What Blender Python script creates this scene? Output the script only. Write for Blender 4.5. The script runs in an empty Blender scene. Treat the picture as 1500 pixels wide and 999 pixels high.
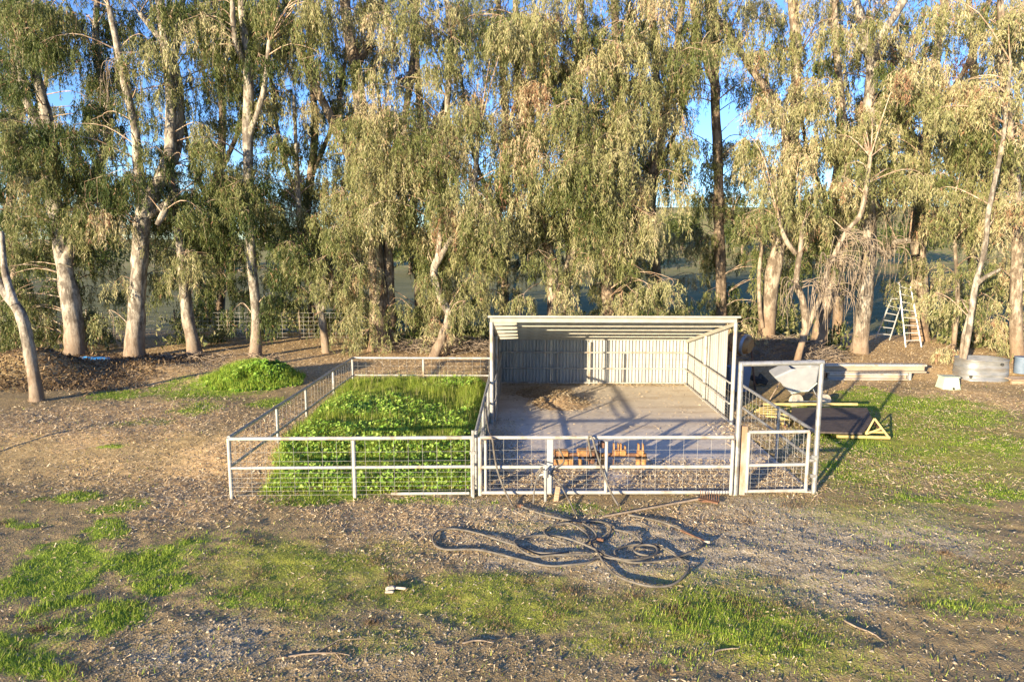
import bpy, math, random
import numpy as np
from mathutils import Vector, Matrix
R = math.radians
rng = np.random.default_rng(11); random.seed(5)
S = bpy.context.scene; COL = S.collection

# ------------------------------------------------------------------ camera, sky, sun, exposure
CAMH = 4.6; PITCH = math.atan(139.5/1000.0); YAW = R(1.146)
cd = bpy.data.cameras.new('camera'); cd.lens = 24; cd.sensor_width = 36; cd.clip_end = 4000; cd.clip_start = .1
cam = bpy.data.objects.new('camera', cd); COL.objects.link(cam); S.camera = cam
cam.location = (0, 0, CAMH); cam.rotation_euler = (math.pi/2-PITCH, 0, YAW)
SUN_EL, SUN_AZ = R(9.3), R(34.7)
w = bpy.data.worlds.new('World'); S.world = w; w.use_nodes = True
nt = w.node_tree; sk = nt.nodes.new('ShaderNodeTexSky'); sk.sky_type = 'NISHITA'; sk.sun_disc = False
sk.sun_elevation = SUN_EL; sk.sun_rotation = math.pi+SUN_AZ; sk.air_density = .9; sk.altitude = 600; sk.dust_density = .3; sk.ozone_density = 3.4
hs = nt.nodes.new('ShaderNodeHueSaturation'); hs.inputs['Hue'].default_value = .515; hs.inputs['Saturation'].default_value = 1.08; nt.links.new(sk.outputs[0], hs.inputs['Color'])
nt.links.new(hs.outputs[0], nt.nodes['Background'].inputs[0]); nt.nodes['Background'].inputs[1].default_value = .115
sl = bpy.data.lights.new('sun', 'SUN'); sl.energy = 4.6; sl.angle = R(.6); sl.color = (1, .82, .54)
so = bpy.data.objects.new('sun', sl); COL.objects.link(so); so.location = (-20, -30, 12)
TR = Vector((math.sin(SUN_AZ)*math.cos(SUN_EL), math.cos(SUN_AZ)*math.cos(SUN_EL), -math.sin(SUN_EL)))
so.rotation_euler = TR.to_track_quat('-Z', 'Y').to_euler()
S.view_settings.view_transform = 'Standard'; S.view_settings.look = 'None'; S.view_settings.gamma = 1
S.view_settings.exposure = 1.85
S.render.engine = 'CYCLES'
S.cycles.max_bounces = 5; S.cycles.diffuse_bounces = 3; S.cycles.glossy_bounces = 2; S.cycles.transmission_bounces = 3
S.cycles.transparent_max_bounces = 4; S.cycles.use_adaptive_sampling = True

# ------------------------------------------------------------------ noise and terrain
_T = np.random.default_rng(3).random((256, 256))
def vnoise(x, y):
    x = np.asarray(x, float); y = np.asarray(y, float)
    xi = np.floor(x).astype(int); yi = np.floor(y).astype(int); fx = x-xi; fy = y-yi
    fx = fx*fx*(3-2*fx); fy = fy*fy*(3-2*fy); a = xi & 255; b = yi & 255; a1 = (a+1) & 255; b1 = (b+1) & 255
    return (_T[a, b]*(1-fx)+_T[a1, b]*fx)*(1-fy)+(_T[a, b1]*(1-fx)+_T[a1, b1]*fx)*fy
def fbm(x, y, o=4):
    s = 0; a = .5; t = 0
    for i in range(o):
        s = s+a*vnoise(x*2**i+17.3*i, y*2**i+5.1*i); t += a; a *= .5
    return s/t
def ss(a, b, x):
    t = np.clip((np.asarray(x, float)-a)/(b-a), 0, 1); return t*t*(3-2*t)
def H0(x, y):
    x = np.asarray(x, float); y = np.asarray(y, float)
    h = .40*ss(12.48, 15.2, y)*(1-ss(-1.5, -1.0, x))*(1-.4*ss(-3.6, -1.6, x)*(1-ss(18.5, 20.8, y)))
    h = np.maximum(h, .30*ss(22.6, 25, y))
    h = h + .12*ss(18, 24, y)*ss(6.5, 9, x)*(1-ss(22.6, 25, y))
    h = h + .22*np.exp(-(((x+13.2)/2.0)**2+((y-22.9)/.8)**2)) + .95*np.exp(-(((x+16.0)/1.6)**2+((y-21.4)/1.3)**2))
    h = h + .42*np.exp(-(((x+8.75)/1.35)**2+((y-20.9)/.9)**2))       # weedy mound
    h = h + .5*np.exp(-(((x-9.8)/1.6)**2+((y-27.0)/1.0)**2))
    h = h - .5*ss(31, 40, y) + 22*ss(95, 330, y)*(.35+.65*ss(-80, 60, x)) + .5*(fbm(x*.05, y*.05)-.5)*ss(34, 60, y)
    return h
def inslab(x, y):
    return (x > -.95) & (x < 5.45) & (y > 12.53) & (y < 23.1)
def H(x, y):
    x = np.asarray(x, float); y = np.asarray(y, float)
    k = 1-ss(40, 90, y)
    h = H0(x, y)+k*(.10*(fbm(x*.45, y*.45, 3)-.5)+.035*(fbm(x*2.1, y*2.1, 3)-.5)+.034*(fbm(x*6, y*6, 2)-.5)+.012*ss(.62, .8, fbm(x*.9+31, y*2.2+7, 2))*(1-ss(12, 14, y)))
    dx = np.maximum(np.maximum(-.95-x, x-5.45), 0); dy = np.maximum(np.maximum(12.28-y, y-23.1), 0); dd = np.sqrt(dx*dx+dy*dy)
    f = 1-ss(.15, 1.2, dd)
    h = np.where((x > -1.2) & (y < 22), h*(1-f)-.005*f, h)
    return np.where(inslab(x, y), np.minimum(h, -.07), h)
def Hf(x, y): return float(H(x, y))

# ------------------------------------------------------------------ photograph -> place
_M = cam.rotation_euler.to_matrix()
def ray(px, py):
    return _M @ Vector(((px-750)/1000, -(py-499.5)/1000, -1))
def atY(px, py, Y):                       # the point of the line of sight at depth Y
    d = ray(px, py); t = Y/d.y; return Vector((d.x*t, Y, CAMH+d.z*t))
def PG(px, py):                           # the point where it meets the ground
    d = ray(px, py); t = 2.0
    while t < 400:
        p = d*t
        if CAMH+p.z < float(H0(p.x, p.y)): break
        t += .02 if t < 60 else .5
    return Vector((d.x*t, d.y*t, float(H(d.x*t, d.y*t))))
def atZ(px, py, z):
    d = ray(px, py); t = (z-CAMH)/d.z; return Vector((d.x*t, d.y*t, z))

# ------------------------------------------------------------------ materials
def mat(name, build, rough=.8, metal=0, spec=.3):
    m = bpy.data.materials.new(name); m.use_nodes = True; t = m.node_tree; b = t.nodes['Principled BSDF']
    b.inputs['Roughness'].default_value = rough; b.inputs['Metallic'].default_value = metal
    b.inputs['Specular IOR Level'].default_value = spec
    build(t, b); return m
def N(t, typ, **k):
    n = t.nodes.new(typ)
    for a, v in k.items():
        if a in n.inputs.keys(): n.inputs[a].default_value = v
        else: setattr(n, a, v)
    return n
def coords(t, scale=(1, 1, 1), kind='Object'):
    c = N(t, 'ShaderNodeTexCoord'); m = N(t, 'ShaderNodeMapping'); m.inputs['Scale'].default_value = scale
    t.links.new(c.outputs[kind], m.inputs[0]); return m.outputs[0]
def noise(t, vec, scale, detail=4, rough=.6):
    n = N(t, 'ShaderNodeTexNoise'); n.inputs['Scale'].default_value = scale; n.inputs['Detail'].default_value = detail
    n.inputs['Roughness'].default_value = rough; t.links.new(vec, n.inputs['Vector']); return n.outputs['Fac']
def ramp(t, fac, stops):
    r = N(t, 'ShaderNodeValToRGB'); e = r.color_ramp.elements
    while len(e) < len(stops): e.new(.5)
    for i, (p, c) in enumerate(stops): e[i].position = p; e[i].color = (*c, 1) if len(c) == 3 else c
    t.links.new(fac, r.inputs[0]); return r.outputs[0]
def mixc(t, f, a, b):
    m = N(t, 'ShaderNodeMix', data_type='RGBA')
    for s, v in ((0, f), (6, a), (7, b)):
        if hasattr(v, 'links'): t.links.new(v, m.inputs[s])
        elif s == 0: m.inputs[0].default_value = v
        else: m.inputs[s].default_value = (*v, 1)
    return m.outputs[2]
def mth(t, op, a, b=None):
    m = N(t, 'ShaderNodeMath', operation=op)
    for i, v in enumerate((a, b)):
        if v is None: continue
        if hasattr(v, 'links'): t.links.new(v, m.inputs[i])
        else: m.inputs[i].default_value = v
    return m.outputs[0]
def bump(t, b, h, strength=.5, dist=.02):
    n = N(t, 'ShaderNodeBump'); n.inputs['Strength'].default_value = strength; n.inputs['Distance'].default_value = dist
    t.links.new(h, n.inputs['Height']); t.links.new(n.outputs[0], b.inputs['Normal'])
def speck(name, c1, c2, scale=6, rough=.7, metal=0, stretch=(1, 1, 1), bst=.3, bd=.005, lo=.35, hi=.65, c3=None, spec=.3):
    def f(t, b):
        v = coords(t, stretch); n = noise(t, v, scale, 6)
        c = ramp(t, n, [(lo, c1), (hi, c2)])
        if c3:
            n2 = noise(t, v, scale*.4, 5); m = ramp(t, n2, [(.52, (0, 0, 0)), (.66, (1, 1, 1))]); c = mixc(t, m, c, c3)
        t.links.new(c, b.inputs['Base Color']); bump(t, b, noise(t, v, scale*4, 4), bst, bd)
    return mat(name, f, rough, metal, spec)
def tonemat(name, stops, trans=.0, rough=.6, var=.0, spec=.25):
    def f(t, b):
        a = N(t, 'ShaderNodeAttribute', attribute_name='tone'); c = ramp(t, a.outputs['Fac'], stops)
        t.links.new(c, b.inputs['Base Color'])
        if trans:
            tr = N(t, 'ShaderNodeBsdfTranslucent'); t.links.new(c, tr.inputs[0])
            mx = N(t, 'ShaderNodeMixShader'); mx.inputs[0].default_value = trans
            t.links.new(b.outputs[0], mx.inputs[1]); t.links.new(tr.outputs[0], mx.inputs[2])
            t.links.new(mx.outputs[0], t.nodes['Material Output'].inputs[0])
    return mat(name, f, rough, 0, spec)

M = {}
M['galv'] = speck('galvanised_pipe', (.28, .285, .29), (.40, .405, .41), 9, .42, .55, (1, 1, 1), .1, .002, c3=(.24, .22, .20))
M['white'] = speck('weathered_white_pipe', (.30, .295, .28), (.39, .38, .365), 8, .5, .1, (1, 1, 1), .15, .002, .3, .7, (.27, .215, .165))
M['sheet'] = speck('galvanised_sheet', (.33, .335, .34), (.42, .425, .42), 2.5, .55, .1, (1, 1, .3), .1, .002)
M['purlin'] = speck('cream_steel', (.28, .265, .23), (.36, .34, .30), 5, .6, 0, (1, 1, 1), .1, .002)
M['wire'] = speck('fence_wire', (.34, .33, .32), (.46, .45, .43), 20, .5, .4)
M['rust'] = speck('rusted_steel', (.10, .05, .032), (.20, .105, .065), 18, .9, 0, (1, 1, 1), .6, .01, c3=(.06, .04, .03))
M['orange'] = speck('faded_orange_paint', (.27, .125, .045), (.35, .20, .075), 14, .75, 0, (1, 1, 1), .4, .006, .3, .7, (.12, .06, .035))
M['yellow'] = speck('yellow_paint', (.34, .265, .10), (.42, .34, .15), 10, .55, 0, (1, 1, 1), .2, .003, .3, .7, (.50, .38, .18))
M['board'] = speck('dark_plywood', (.045, .035, .032), (.10, .08, .07), 5, .7, 0, (1, 6, 1), .3, .004)
M['hose'] = speck('dusty_rubber_hose', (.065, .058, .05), (.15, .135, .118), 6, .75, 0, (1, 1, 1), .2, .003)
M['plastic'] = speck('grey_poly', (.21, .22, .24), (.27, .28, .30), 3, .5, 0, (1, 1, 1), .1, .002)
M['blue'] = speck('blue_tarp', (.02, .13, .38), (.04, .22, .52), 5, .5, 0, (1, 1, 1), .5, .02)
M['bluegrey'] = speck('blue_grey_paint', (.10, .14, .20), (.16, .20, .27), 3, .6)
M['mint'] = speck('pale_green_plastic', (.36, .41, .32), (.44, .49, .39), 3, .6)
M['tank'] = speck('stock_tank_steel', (.20, .205, .21), (.32, .32, .315), 3, .45, .45, (1, 1, 4), .2, .004, c3=(.24, .22, .20))
M['black'] = speck('dark_rubber', (.02, .02, .02), (.05, .05, .048), 10, .8)
M['alu'] = speck('dull_aluminium', (.50, .51, .52), (.64, .65, .66), 8, .45, .5)
M['wood'] = speck('old_wood', (.22, .15, .10), (.36, .27, .19), 4, .9, 0, (1, 1, 8), .5, .006)
M['stick'] = speck('dead_stick', (.15, .115, .085), (.28, .225, .175), 8, .95)
M['stone'] = speck('pale_stone', (.32, .28, .23), (.44, .39, .33), 12, .9)
M['beamtan'] = speck('tan_steel_channel', (.24, .19, .14), (.33, .27, .21), 4, .6, 0, (.4, 1, 1), .2, .003, .3, .7, (.29, .29, .30))
M['stucco'] = speck('pale_stucco', (.55, .5, .42), (.6, .56, .48), 2, .9); M['tile'] = speck('roof_brown', (.16, .10, .08), (.24, .15, .11), 2, .9)
M['dark'] = speck('dark_opening', (.015, .014, .013), (.03, .028, .025), 3, .9)

def conc(t, b):
    v = coords(t); n = noise(t, v, 1.1, 6, .65); n2 = noise(t, v, 9, 6, .7); n3 = noise(t, coords(t, (1, 3, 1)), .55, 4)
    c = ramp(t, n, [(.3, (.54, .47, .38)), (.7, (.68, .60, .50))]); c = mixc(t, ramp(t, n2, [(.35, (0, 0, 0)), (.75, (.35, .35, .35))]), c, (.32, .25, .19))
    c = mixc(t, ramp(t, n3, [(.5, (0, 0, 0)), (.68, (.5, .5, .5))]), c, (.32, .23, .15))
    t.links.new(c, b.inputs['Base Color']); bump(t, b, n2, .15, .003)
M['concrete'] = mat('stained_concrete', conc, .85)

def groundmat(t, b):
    v = coords(t); A = lambda n: N(t, 'ShaderNodeAttribute', attribute_name=n).outputs['Fac']
    nf = mth(t, 'ADD', mth(t, 'MULTIPLY', noise(t, v, 38, 5, .8), .55), mth(t, 'MULTIPLY', noise(t, v, 13, 4, .8), .45)); nm = noise(t, v, 7, 5, .65); nl = noise(t, v, .8, 4)
    dirt = ramp(t, nf, [(.34, (.135, .093, .042)), (.5, (.295, .215, .107)), (.64, (.46, .355, .195))])
    dirt = mixc(t, ramp(t, nl, [(.4, (0, 0, 0)), (.65, (.5, .5, .5))]), dirt, (.27, .205, .115))
    vo = N(t, 'ShaderNodeTexVoronoi'); vo.inputs['Scale'].default_value = 42; t.links.new(v, vo.inputs['Vector'])
    grav = ramp(t, vo.outputs['Color'], [(.1, (.22, .17, .098)), (.5, (.40, .325, .205)), (.9, (.60, .505, .355))])
    lit = ramp(t, nf, [(.36, (.21, .13, .06)), (.5, (.46, .315, .16)), (.62, (.74, .565, .33))])
    grs = ramp(t, nf, [(.36, (.09, .13, .02)), (.52, (.20, .28, .035)), (.66, (.33, .38, .08))])
    mos = ramp(t, nf, [(.36, (.14, .135, .035)), (.5, (.28, .285, .05)), (.64, (.45, .42, .10))])
    def msk(a, nn, sharp=3.0):
        x = mth(t, 'ADD', A(a), mth(t, 'MULTIPLY', mth(t, 'SUBTRACT', nn, .5), 1.3)); x = mth(t, 'SUBTRACT', x, .35)
        x = mth(t, 'MULTIPLY', x, sharp); n = N(t, 'ShaderNodeClamp'); t.links.new(x, n.inputs[0]); return n.outputs[0]
    c = mixc(t, msk('gravel', nm), dirt, grav); c = mixc(t, msk('litter', nm), c, lit)
    c = mixc(t, msk('moss', mth(t, 'ADD', nm, .09), 1.8), c, mos); c = mixc(t, msk('green', nm), c, grs)
    c = mixc(t, A('pasture'), c, ramp(t, noise(t, coords(t, (.25, .6, 1)), .9, 6, .7), [(.3, (.12, .125, .05)), (.7, (.22, .20, .09))]))
    c = mixc(t, A('gold'), c, ramp(t, nl, [(.4, (.17, .20, .05)), (.6, (.36, .27, .13))]))
    t.links.new(c, b.inputs['Base Color'])
    h = mth(t, 'ADD', mth(t, 'MULTIPLY', nf, .5), mth(t, 'MULTIPLY', vo.outputs['Distance'], .35)); h = mth(t, 'ADD', h, mth(t, 'MULTIPLY', nm, .8))
    bump(t, b, h, .6, .025)
M['ground'] = mat('ground_cover', groundmat, .95, 0, .1)

def bark(name, a, bcol, c, dark, rough_base=1.0):
    def f(t, b):
        v = coords(t, (1, 1, .22)); v2 = coords(t, (1, 1, .55)); n = noise(t, v2, 4.5, 6, .65); n2 = noise(t, v, 9, 6, .75)
        col = ramp(t, n, [(.42, a), (.50, bcol), (.56, c)])
        col = mixc(t, ramp(t, n2, [(.44, (0, 0, 0)), (.62, (.85, .85, .85))]), col, dark)
        at = N(t, 'ShaderNodeAttribute', attribute_name='low').outputs['Fac']
        rb = ramp(t, n2, [(.3, (.09, .055, .035)), (.7, (.30, .21, .14))])
        x = mth(t, 'MULTIPLY', at, rough_base); x = mth(t, 'ADD', x, mth(t, 'SUBTRACT', n, .5)); cl = N(t, 'ShaderNodeClamp'); t.links.new(x, cl.inputs[0])
        col = mixc(t, cl.outputs[0], col, rb); t.links.new(col, b.inputs['Base Color'])
        bump(t, b, mth(t, 'ADD', n2, mth(t, 'MULTIPLY', n, .5)), .6, .03)
    return mat(name, f, .85, 0, .2)
M['bark_white'] = bark('pale_gum_bark', (.13, .11, .09), (.28, .25, .21), (.39, .355, .30), (.075, .06, .048), .7)
M['bark_tan'] = bark('tan_gum_bark', (.12, .095, .07), (.235, .19, .145), (.35, .30, .235), (.07, .05, .036), 1.0)
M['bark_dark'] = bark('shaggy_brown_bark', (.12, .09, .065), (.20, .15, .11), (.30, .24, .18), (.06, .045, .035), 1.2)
M['bark_limb'] = bark('thin_limb_bark', (.24, .17, .12), (.34, .27, .20), (.44, .37, .29), (.18, .10, .07), 0)
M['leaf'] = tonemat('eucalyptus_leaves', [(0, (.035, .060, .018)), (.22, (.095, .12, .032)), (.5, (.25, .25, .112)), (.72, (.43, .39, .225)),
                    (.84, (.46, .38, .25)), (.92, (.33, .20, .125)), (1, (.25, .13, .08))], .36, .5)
M['blade'] = tonemat('grass_blades', [(0, (.06, .11, .015)), (.35, (.20, .31, .035)), (.65, (.40, .48, .075)), (.88, (.42, .41, .12)), (1, (.52, .43, .25))], .48, .55)
M['mallow'] = tonemat('mallow_leaves', [(0, (.06, .14, .02)), (.5, (.19, .35, .04)), (1, (.38, .50, .11))], .4, .5)
M['chip'] = tonemat('dry_leaf_litter', [(0, (.07, .045, .026)), (.3, (.28, .19, .105)), (.6, (.50, .385, .235)), (.85, (.62, .52, .36)), (1, (.64, .56, .43))], .1, .8)
M['pebble'] = tonemat('gravel_stones', [(0, (.15, .115, .07)), (.5, (.32, .26, .17)), (.9, (.46, .39, .28)), (1, (.60, .53, .42))], 0, .85)

# ------------------------------------------------------------------ object helpers
def tag(o, label=None, cat=None, group=None, kind=None):
    for k, v in (('label', label), ('category', cat), ('group', group), ('kind', kind)):
        if v: o[k] = v
    return o
def thing(name, label, cat, loc=(0, 0, 0), group=None):
    o = bpy.data.objects.new(name, None); COL.objects.link(o); o.location = loc; o.empty_display_size = .2
    return tag(o, label, cat, group)
def link(name, me, parent=None, loc=None):
    o = bpy.data.objects.new(name, me); COL.objects.link(o)
    if parent:
        o.parent = parent
    if loc is not None: o.location = loc
    return o
def arr_mesh(name, V, F, material, tone=None, smooth=False, vattrs=None):
    V = np.asarray(V, np.float32).reshape(-1, 3); F = np.asarray(F, np.int32); k = F.shape[1]
    me = bpy.data.meshes.new(name); me.vertices.add(len(V)); me.vertices.foreach_set('co', V.ravel())
    me.loops.add(F.size); me.loops.foreach_set('vertex_index', F.ravel())
    me.polygons.add(len(F)); me.polygons.foreach_set('loop_start', np.arange(0, F.size, k, dtype=np.int32))
    if smooth: me.polygons.foreach_set('use_smooth', np.ones(len(F), bool))
    me.update(calc_edges=True)
    if tone is not None:
        a = me.attributes.new('tone', 'FLOAT', 'FACE'); a.data.foreach_set('value', np.asarray(tone, np.float32))
    for n, v in (vattrs or {}).items():
        a = me.attributes.new(n, 'FLOAT', 'POINT'); a.data.foreach_set('value', np.asarray(v, np.float32))
    me.materials.append(material); return me
class MB:
    def __init__(s): s.v = []; s.f = []; s.sm = []
    def add(s, vs, fs, smooth=False):
        n = len(s.v); s.v += [tuple(v) for v in vs]; s.f += [tuple(i+n for i in f) for f in fs]; s.sm += [smooth]*len(fs); return s
    def box(s, c, d, rot=None, bev=0):
        hx, hy, hz = d[0]/2, d[1]/2, d[2]/2; m = rot or Matrix.Identity(3); c = Vector(c)
        if bev <= 0:
            vs = [c+m @ Vector((x*hx, y*hy, z*hz)) for x in (-1, 1) for y in (-1, 1) for z in (-1, 1)]
            return s.add(vs, [(0, 1, 3, 2), (4, 6, 7, 5), (0, 4, 5, 1), (2, 3, 7, 6), (0, 2, 6, 4), (1, 5, 7, 3)])
        b = bev; vs = []; 
        for z, k in ((-hz, b), (-hz+b, 0), (hz-b, 0), (hz, b)):
            X, Y = hx-k, hy-k
            for x, y in ((X, Y-b), (X-b, Y), (-X+b, Y), (-X, Y-b), (-X, -Y+b), (-X+b, -Y), (X-b, -Y), (X, -Y+b)): vs.append(c+m @ Vector((x, y, z)))
        fs = [tuple(range(7, -1, -1)), tuple(range(24, 32))]
        for r in range(3):
            for i in range(8): j = (i+1) % 8; fs.append((r*8+i, r*8+j, r*8+8+j, r*8+8+i))
        return s.add(vs, fs)
    def tube(s, pts, r, n=8, cap=True):
        pts = [Vector(p) for p in pts]; m = len(pts); rs = [r]*m if not hasattr(r, '__len__') else r
        vs = []; prev = None
        for i, p in enumerate(pts):
            t = (pts[min(i+1, m-1)]-pts[max(i-1, 0)]); t = t.normalized() if t.length > 1e-9 else Vector((0, 0, 1))
            if prev is None: u = t.orthogonal().normalized()
            else:
                u = prev-t*prev.dot(t); u = u.normalized() if u.length > 1e-6 else t.orthogonal().normalized()
            prev = u; q = t.cross(u)
            vs += [p+(u*math.cos(2*math.pi*k/n)+q*math.sin(2*math.pi*k/n))*rs[i] for k in range(n)]
        fs = [(i*n+k, i*n+(k+1) % n, (i+1)*n+(k+1) % n, (i+1)*n+k) for i in range(m-1) for k in range(n)]
        s.add(vs, fs, True)
        if cap: s.add([vs[k] for k in range(n)], [tuple(range(n-1, -1, -1))]); s.add(vs[-n:], [tuple(range(n))])
        return s
    def build(s, name, material, parent=None, **kw):
        me = bpy.data.meshes.new(name); me.from_pydata(s.v, [], s.f); me.polygons.foreach_set('use_smooth', s.sm); me.update()
        me.materials.append(material)
        o = link(name, me, parent)
        if parent: o.matrix_parent_inverse = Matrix.Translation(parent.location).inverted()
        return tag(o, **kw)
def own(o, parent):                       # parent a mesh given in world coordinates
    o.parent = parent; o.matrix_parent_inverse = Matrix.Translation(parent.location).inverted(); return o
def spline(pts, k=6):
    pts = [Vector(p) for p in pts]; out = []
    for i in range(len(pts)-1):
        a, b, c, d = pts[max(i-1, 0)], pts[i], pts[i+1], pts[min(i+2, len(pts)-1)]
        for j in range(k):
            t = j/k; out.append(.5*((2*b)+(c-a)*t+(2*a-5*b+4*c-d)*t*t+(3*b-a-3*c+d)*t**3))
    out.append(pts[-1]); return out

# ------------------------------------------------------------------ ground cover masks (world positions)
def blob(lst):
    out = []
    for px, py, rx, ry, *s in lst:
        c = PG(px, py); a = PG(px+rx, py); f = PG(px, min(py+ry, 1300)); n = PG(px, max(py-ry, 470))
        out.append((c.x, (f.y+n.y)/2, max(abs(a.x-c.x), .1), max((n.y-f.y)/2, .1), s[0] if s else 1))
    return out
def mask(x, y, bl):
    m = np.zeros_like(x)
    wx = x+.5*(fbm(x*1.1+40, y*1.1)-.5)*2; wy = y+.5*(fbm(x*1.1, y*1.1+70)-.5)*2
    for cx, cy, rx, ry, s in bl:
        m = np.maximum(m, s*np.clip(1.35-np.sqrt(((wx-cx)/rx)**2+((wy-cy)/ry)**2)*.85, 0, 1))
    return m
GREEN = blob([(95, 732, 32, 7), (50, 766, 28, 6), (170, 745, 38, 12), (150, 775, 38, 12), (95, 812, 60, 20), (55, 850, 62, 30), (200, 822, 70, 20, .9), (225, 855, 50, 16),
              (165, 900, 60, 18), (35, 945, 60, 36), (30, 985, 60, 20), (60, 890, 36, 14), (250, 800, 30, 10, .7), (165, 578, 40, 8), (150, 655, 26, 5, .8), (285, 600, 40, 9, .8), (395, 590, 30, 9, .8),
              (325, 562, 66, 26), (245, 565, 22, 16, .8), (205, 620, 60, 6, .5),
              (470, 728, 75, 12), (600, 738, 80, 6, .7), (860, 742, 60, 9, .6), (700, 735, 40, 5, .6),
              (1330, 590, 110, 14), (1400, 608, 90, 22, .9), (1250, 650, 60, 24, .8), (1240, 685, 50, 16, .8), (1350, 660, 70, 12, .6), (1450, 650, 60, 18, .8), (1400, 690, 60, 16, .7), (1470, 720, 40, 16, .8), (1350, 735, 60, 10, .6),
              (1340, 640, 190, 50, .45), (1380, 720, 160, 40, .42), (1380, 800, 150, 50, .32), (300, 800, 120, 30, .35), (1290, 700, 60, 12, .5), (1430, 900, 60, 22, .6), (1420, 740, 60, 8, .5), (1150, 600, 60, 10, .6), (1270, 575, 40, 6, .9),
              (360, 880, 80, 26, .5), (1060, 915, 130, 40, .55), (1130, 960, 60, 24, .45), (990, 985, 70, 18, .35)])
MOSS = blob([(1350, 650, 190, 60, .8), (470, 825, 110, 28), (600, 870, 130, 30, .9), (760, 890, 110, 32, 1.1), (700, 860, 90, 24, .9), (430, 870, 110, 36, .7), (350, 830, 90, 40, .6), (1060, 920, 180, 56, .95), (870, 890, 90, 24, .6),
             (880, 955, 80, 20, .7), (1290, 750, 160, 30, .5), (1400, 860, 130, 60, .5), (1050, 860, 150, 20, .5), (560, 800, 80, 12, .5), (1250, 700, 120, 22, .5), (780, 770, 90, 14, .4), (1200, 960, 110, 40, .6), (550, 930, 130, 24, .45)])
GRAV = blob([(1150, 790, 190, 60), (1000, 830, 150, 40, .9), (700, 760, 180, 34, .8), (1330, 780, 120, 50, .7), (880, 800, 220, 50, .9), (500, 960, 250, 50, .4), (1200, 860, 160, 40, .7), (300, 950, 140, 50, .6), (820, 970, 250, 30, .25)])
LIT = blob([(330, 700, 110, 60, 1), (250, 540, 260, 24, 1.1), (150, 620, 200, 34, .9), (420, 530, 120, 18, 1.1), (600, 535, 140, 18, 1.1), (640, 510, 120, 20, .9),
            (1330, 520, 220, 34, 1.2), (1200, 540, 90, 30, 1), (1440, 590, 90, 24, .8), (1130, 700, 60, 26, 1), (380, 640, 60, 50, .9), (620, 760, 160, 24, .7), (500, 750, 90, 16, .6), (1400, 620, 120, 30, .5), (1120, 620, 50, 50, .8),
            (1320, 690, 110, 34, .55), (180, 690, 160, 40, .45), (950, 760, 170, 20, .5), (760, 700, 70, 24, 1), (1020, 705, 80, 16, .9), (640, 800, 120, 20, .5)])
def inpen(x, y): return ((x > -5.4) & (x < -1.0) & (y > 12.28) & (y < 21.2)).astype(float)
def pengreen(x, y):
    e = ss(-5.75, -4.7, x+.15*ss(14, 18, y)+.9*(fbm(x, y*.7)-.5))
    return inpen(x, y)*e*(1-ss(20.6, 21.1, y))
def masks(x, y):
    g = np.maximum(mask(x, y, GREEN), pengreen(x, y)); near = (y < 45)
    brk = .1+1.05*fbm(x*1.7+9, y*1.7, 3)+.7*fbm(x*6+3, y*6, 2)
    return dict(green=g*brk*near, moss=mask(x, y, MOSS)*near, gravel=mask(x, y, GRAV)*near, litter=np.maximum(mask(x, y, LIT), .75*ss(24, 25.5, y)*(1-ss(30, 36, y)))*near,
                pasture=ss(33, 40, y), gold=ss(105, 140, y))

# ------------------------------------------------------------------ the ground sheet
def axis(segs):
    out = [segs[0][0]]
    for a, b, st in segs:
        n = max(1, int(round((b-a)/st))); out += list(np.linspace(a, b, n+1)[1:])
    return np.array(out)
gx = axis([(-700, -200, 60), (-200, -60, 14), (-60, -24, 3), (-24, -12, .35), (-12, -8, .14), (-8, 8.5, .075), (8.5, 13, .14), (13, 26, .35), (26, 60, 3), (60, 200, 14), (200, 700, 60)])
gy = axis([(-60, 0, 10), (0, 5.5, 1), (5.5, 11, .05), (11, 16, .075), (16, 24, .13), (24, 34, .35), (34, 60, 2), (60, 140, 8), (140, 400, 20), (400, 1200, 80)])
X, Y = np.meshgrid(gx, gy); Z = H(X, Y); nx, ny = len(gx), len(gy)
i = np.arange(nx*ny).reshape(ny, nx); F = np.stack([i[:-1, :-1], i[:-1, 1:], i[1:, 1:], i[1:, :-1]], -1).reshape(-1, 4)
va = {k: v.ravel() for k, v in masks(X, Y).items()}
me = arr_mesh('ground', np.stack([X, Y, Z], -1), F, M['ground'], None, True, va)
tag(link('ground', me), kind='structure')
mb = MB(); mb.box(((5.40-.90)/2, (12.45+22.75)/2, -.05), (6.36, 10.3, .12), bev=.01); tag(mb.build('concrete_slab', M['concrete']), kind='structure')

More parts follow.
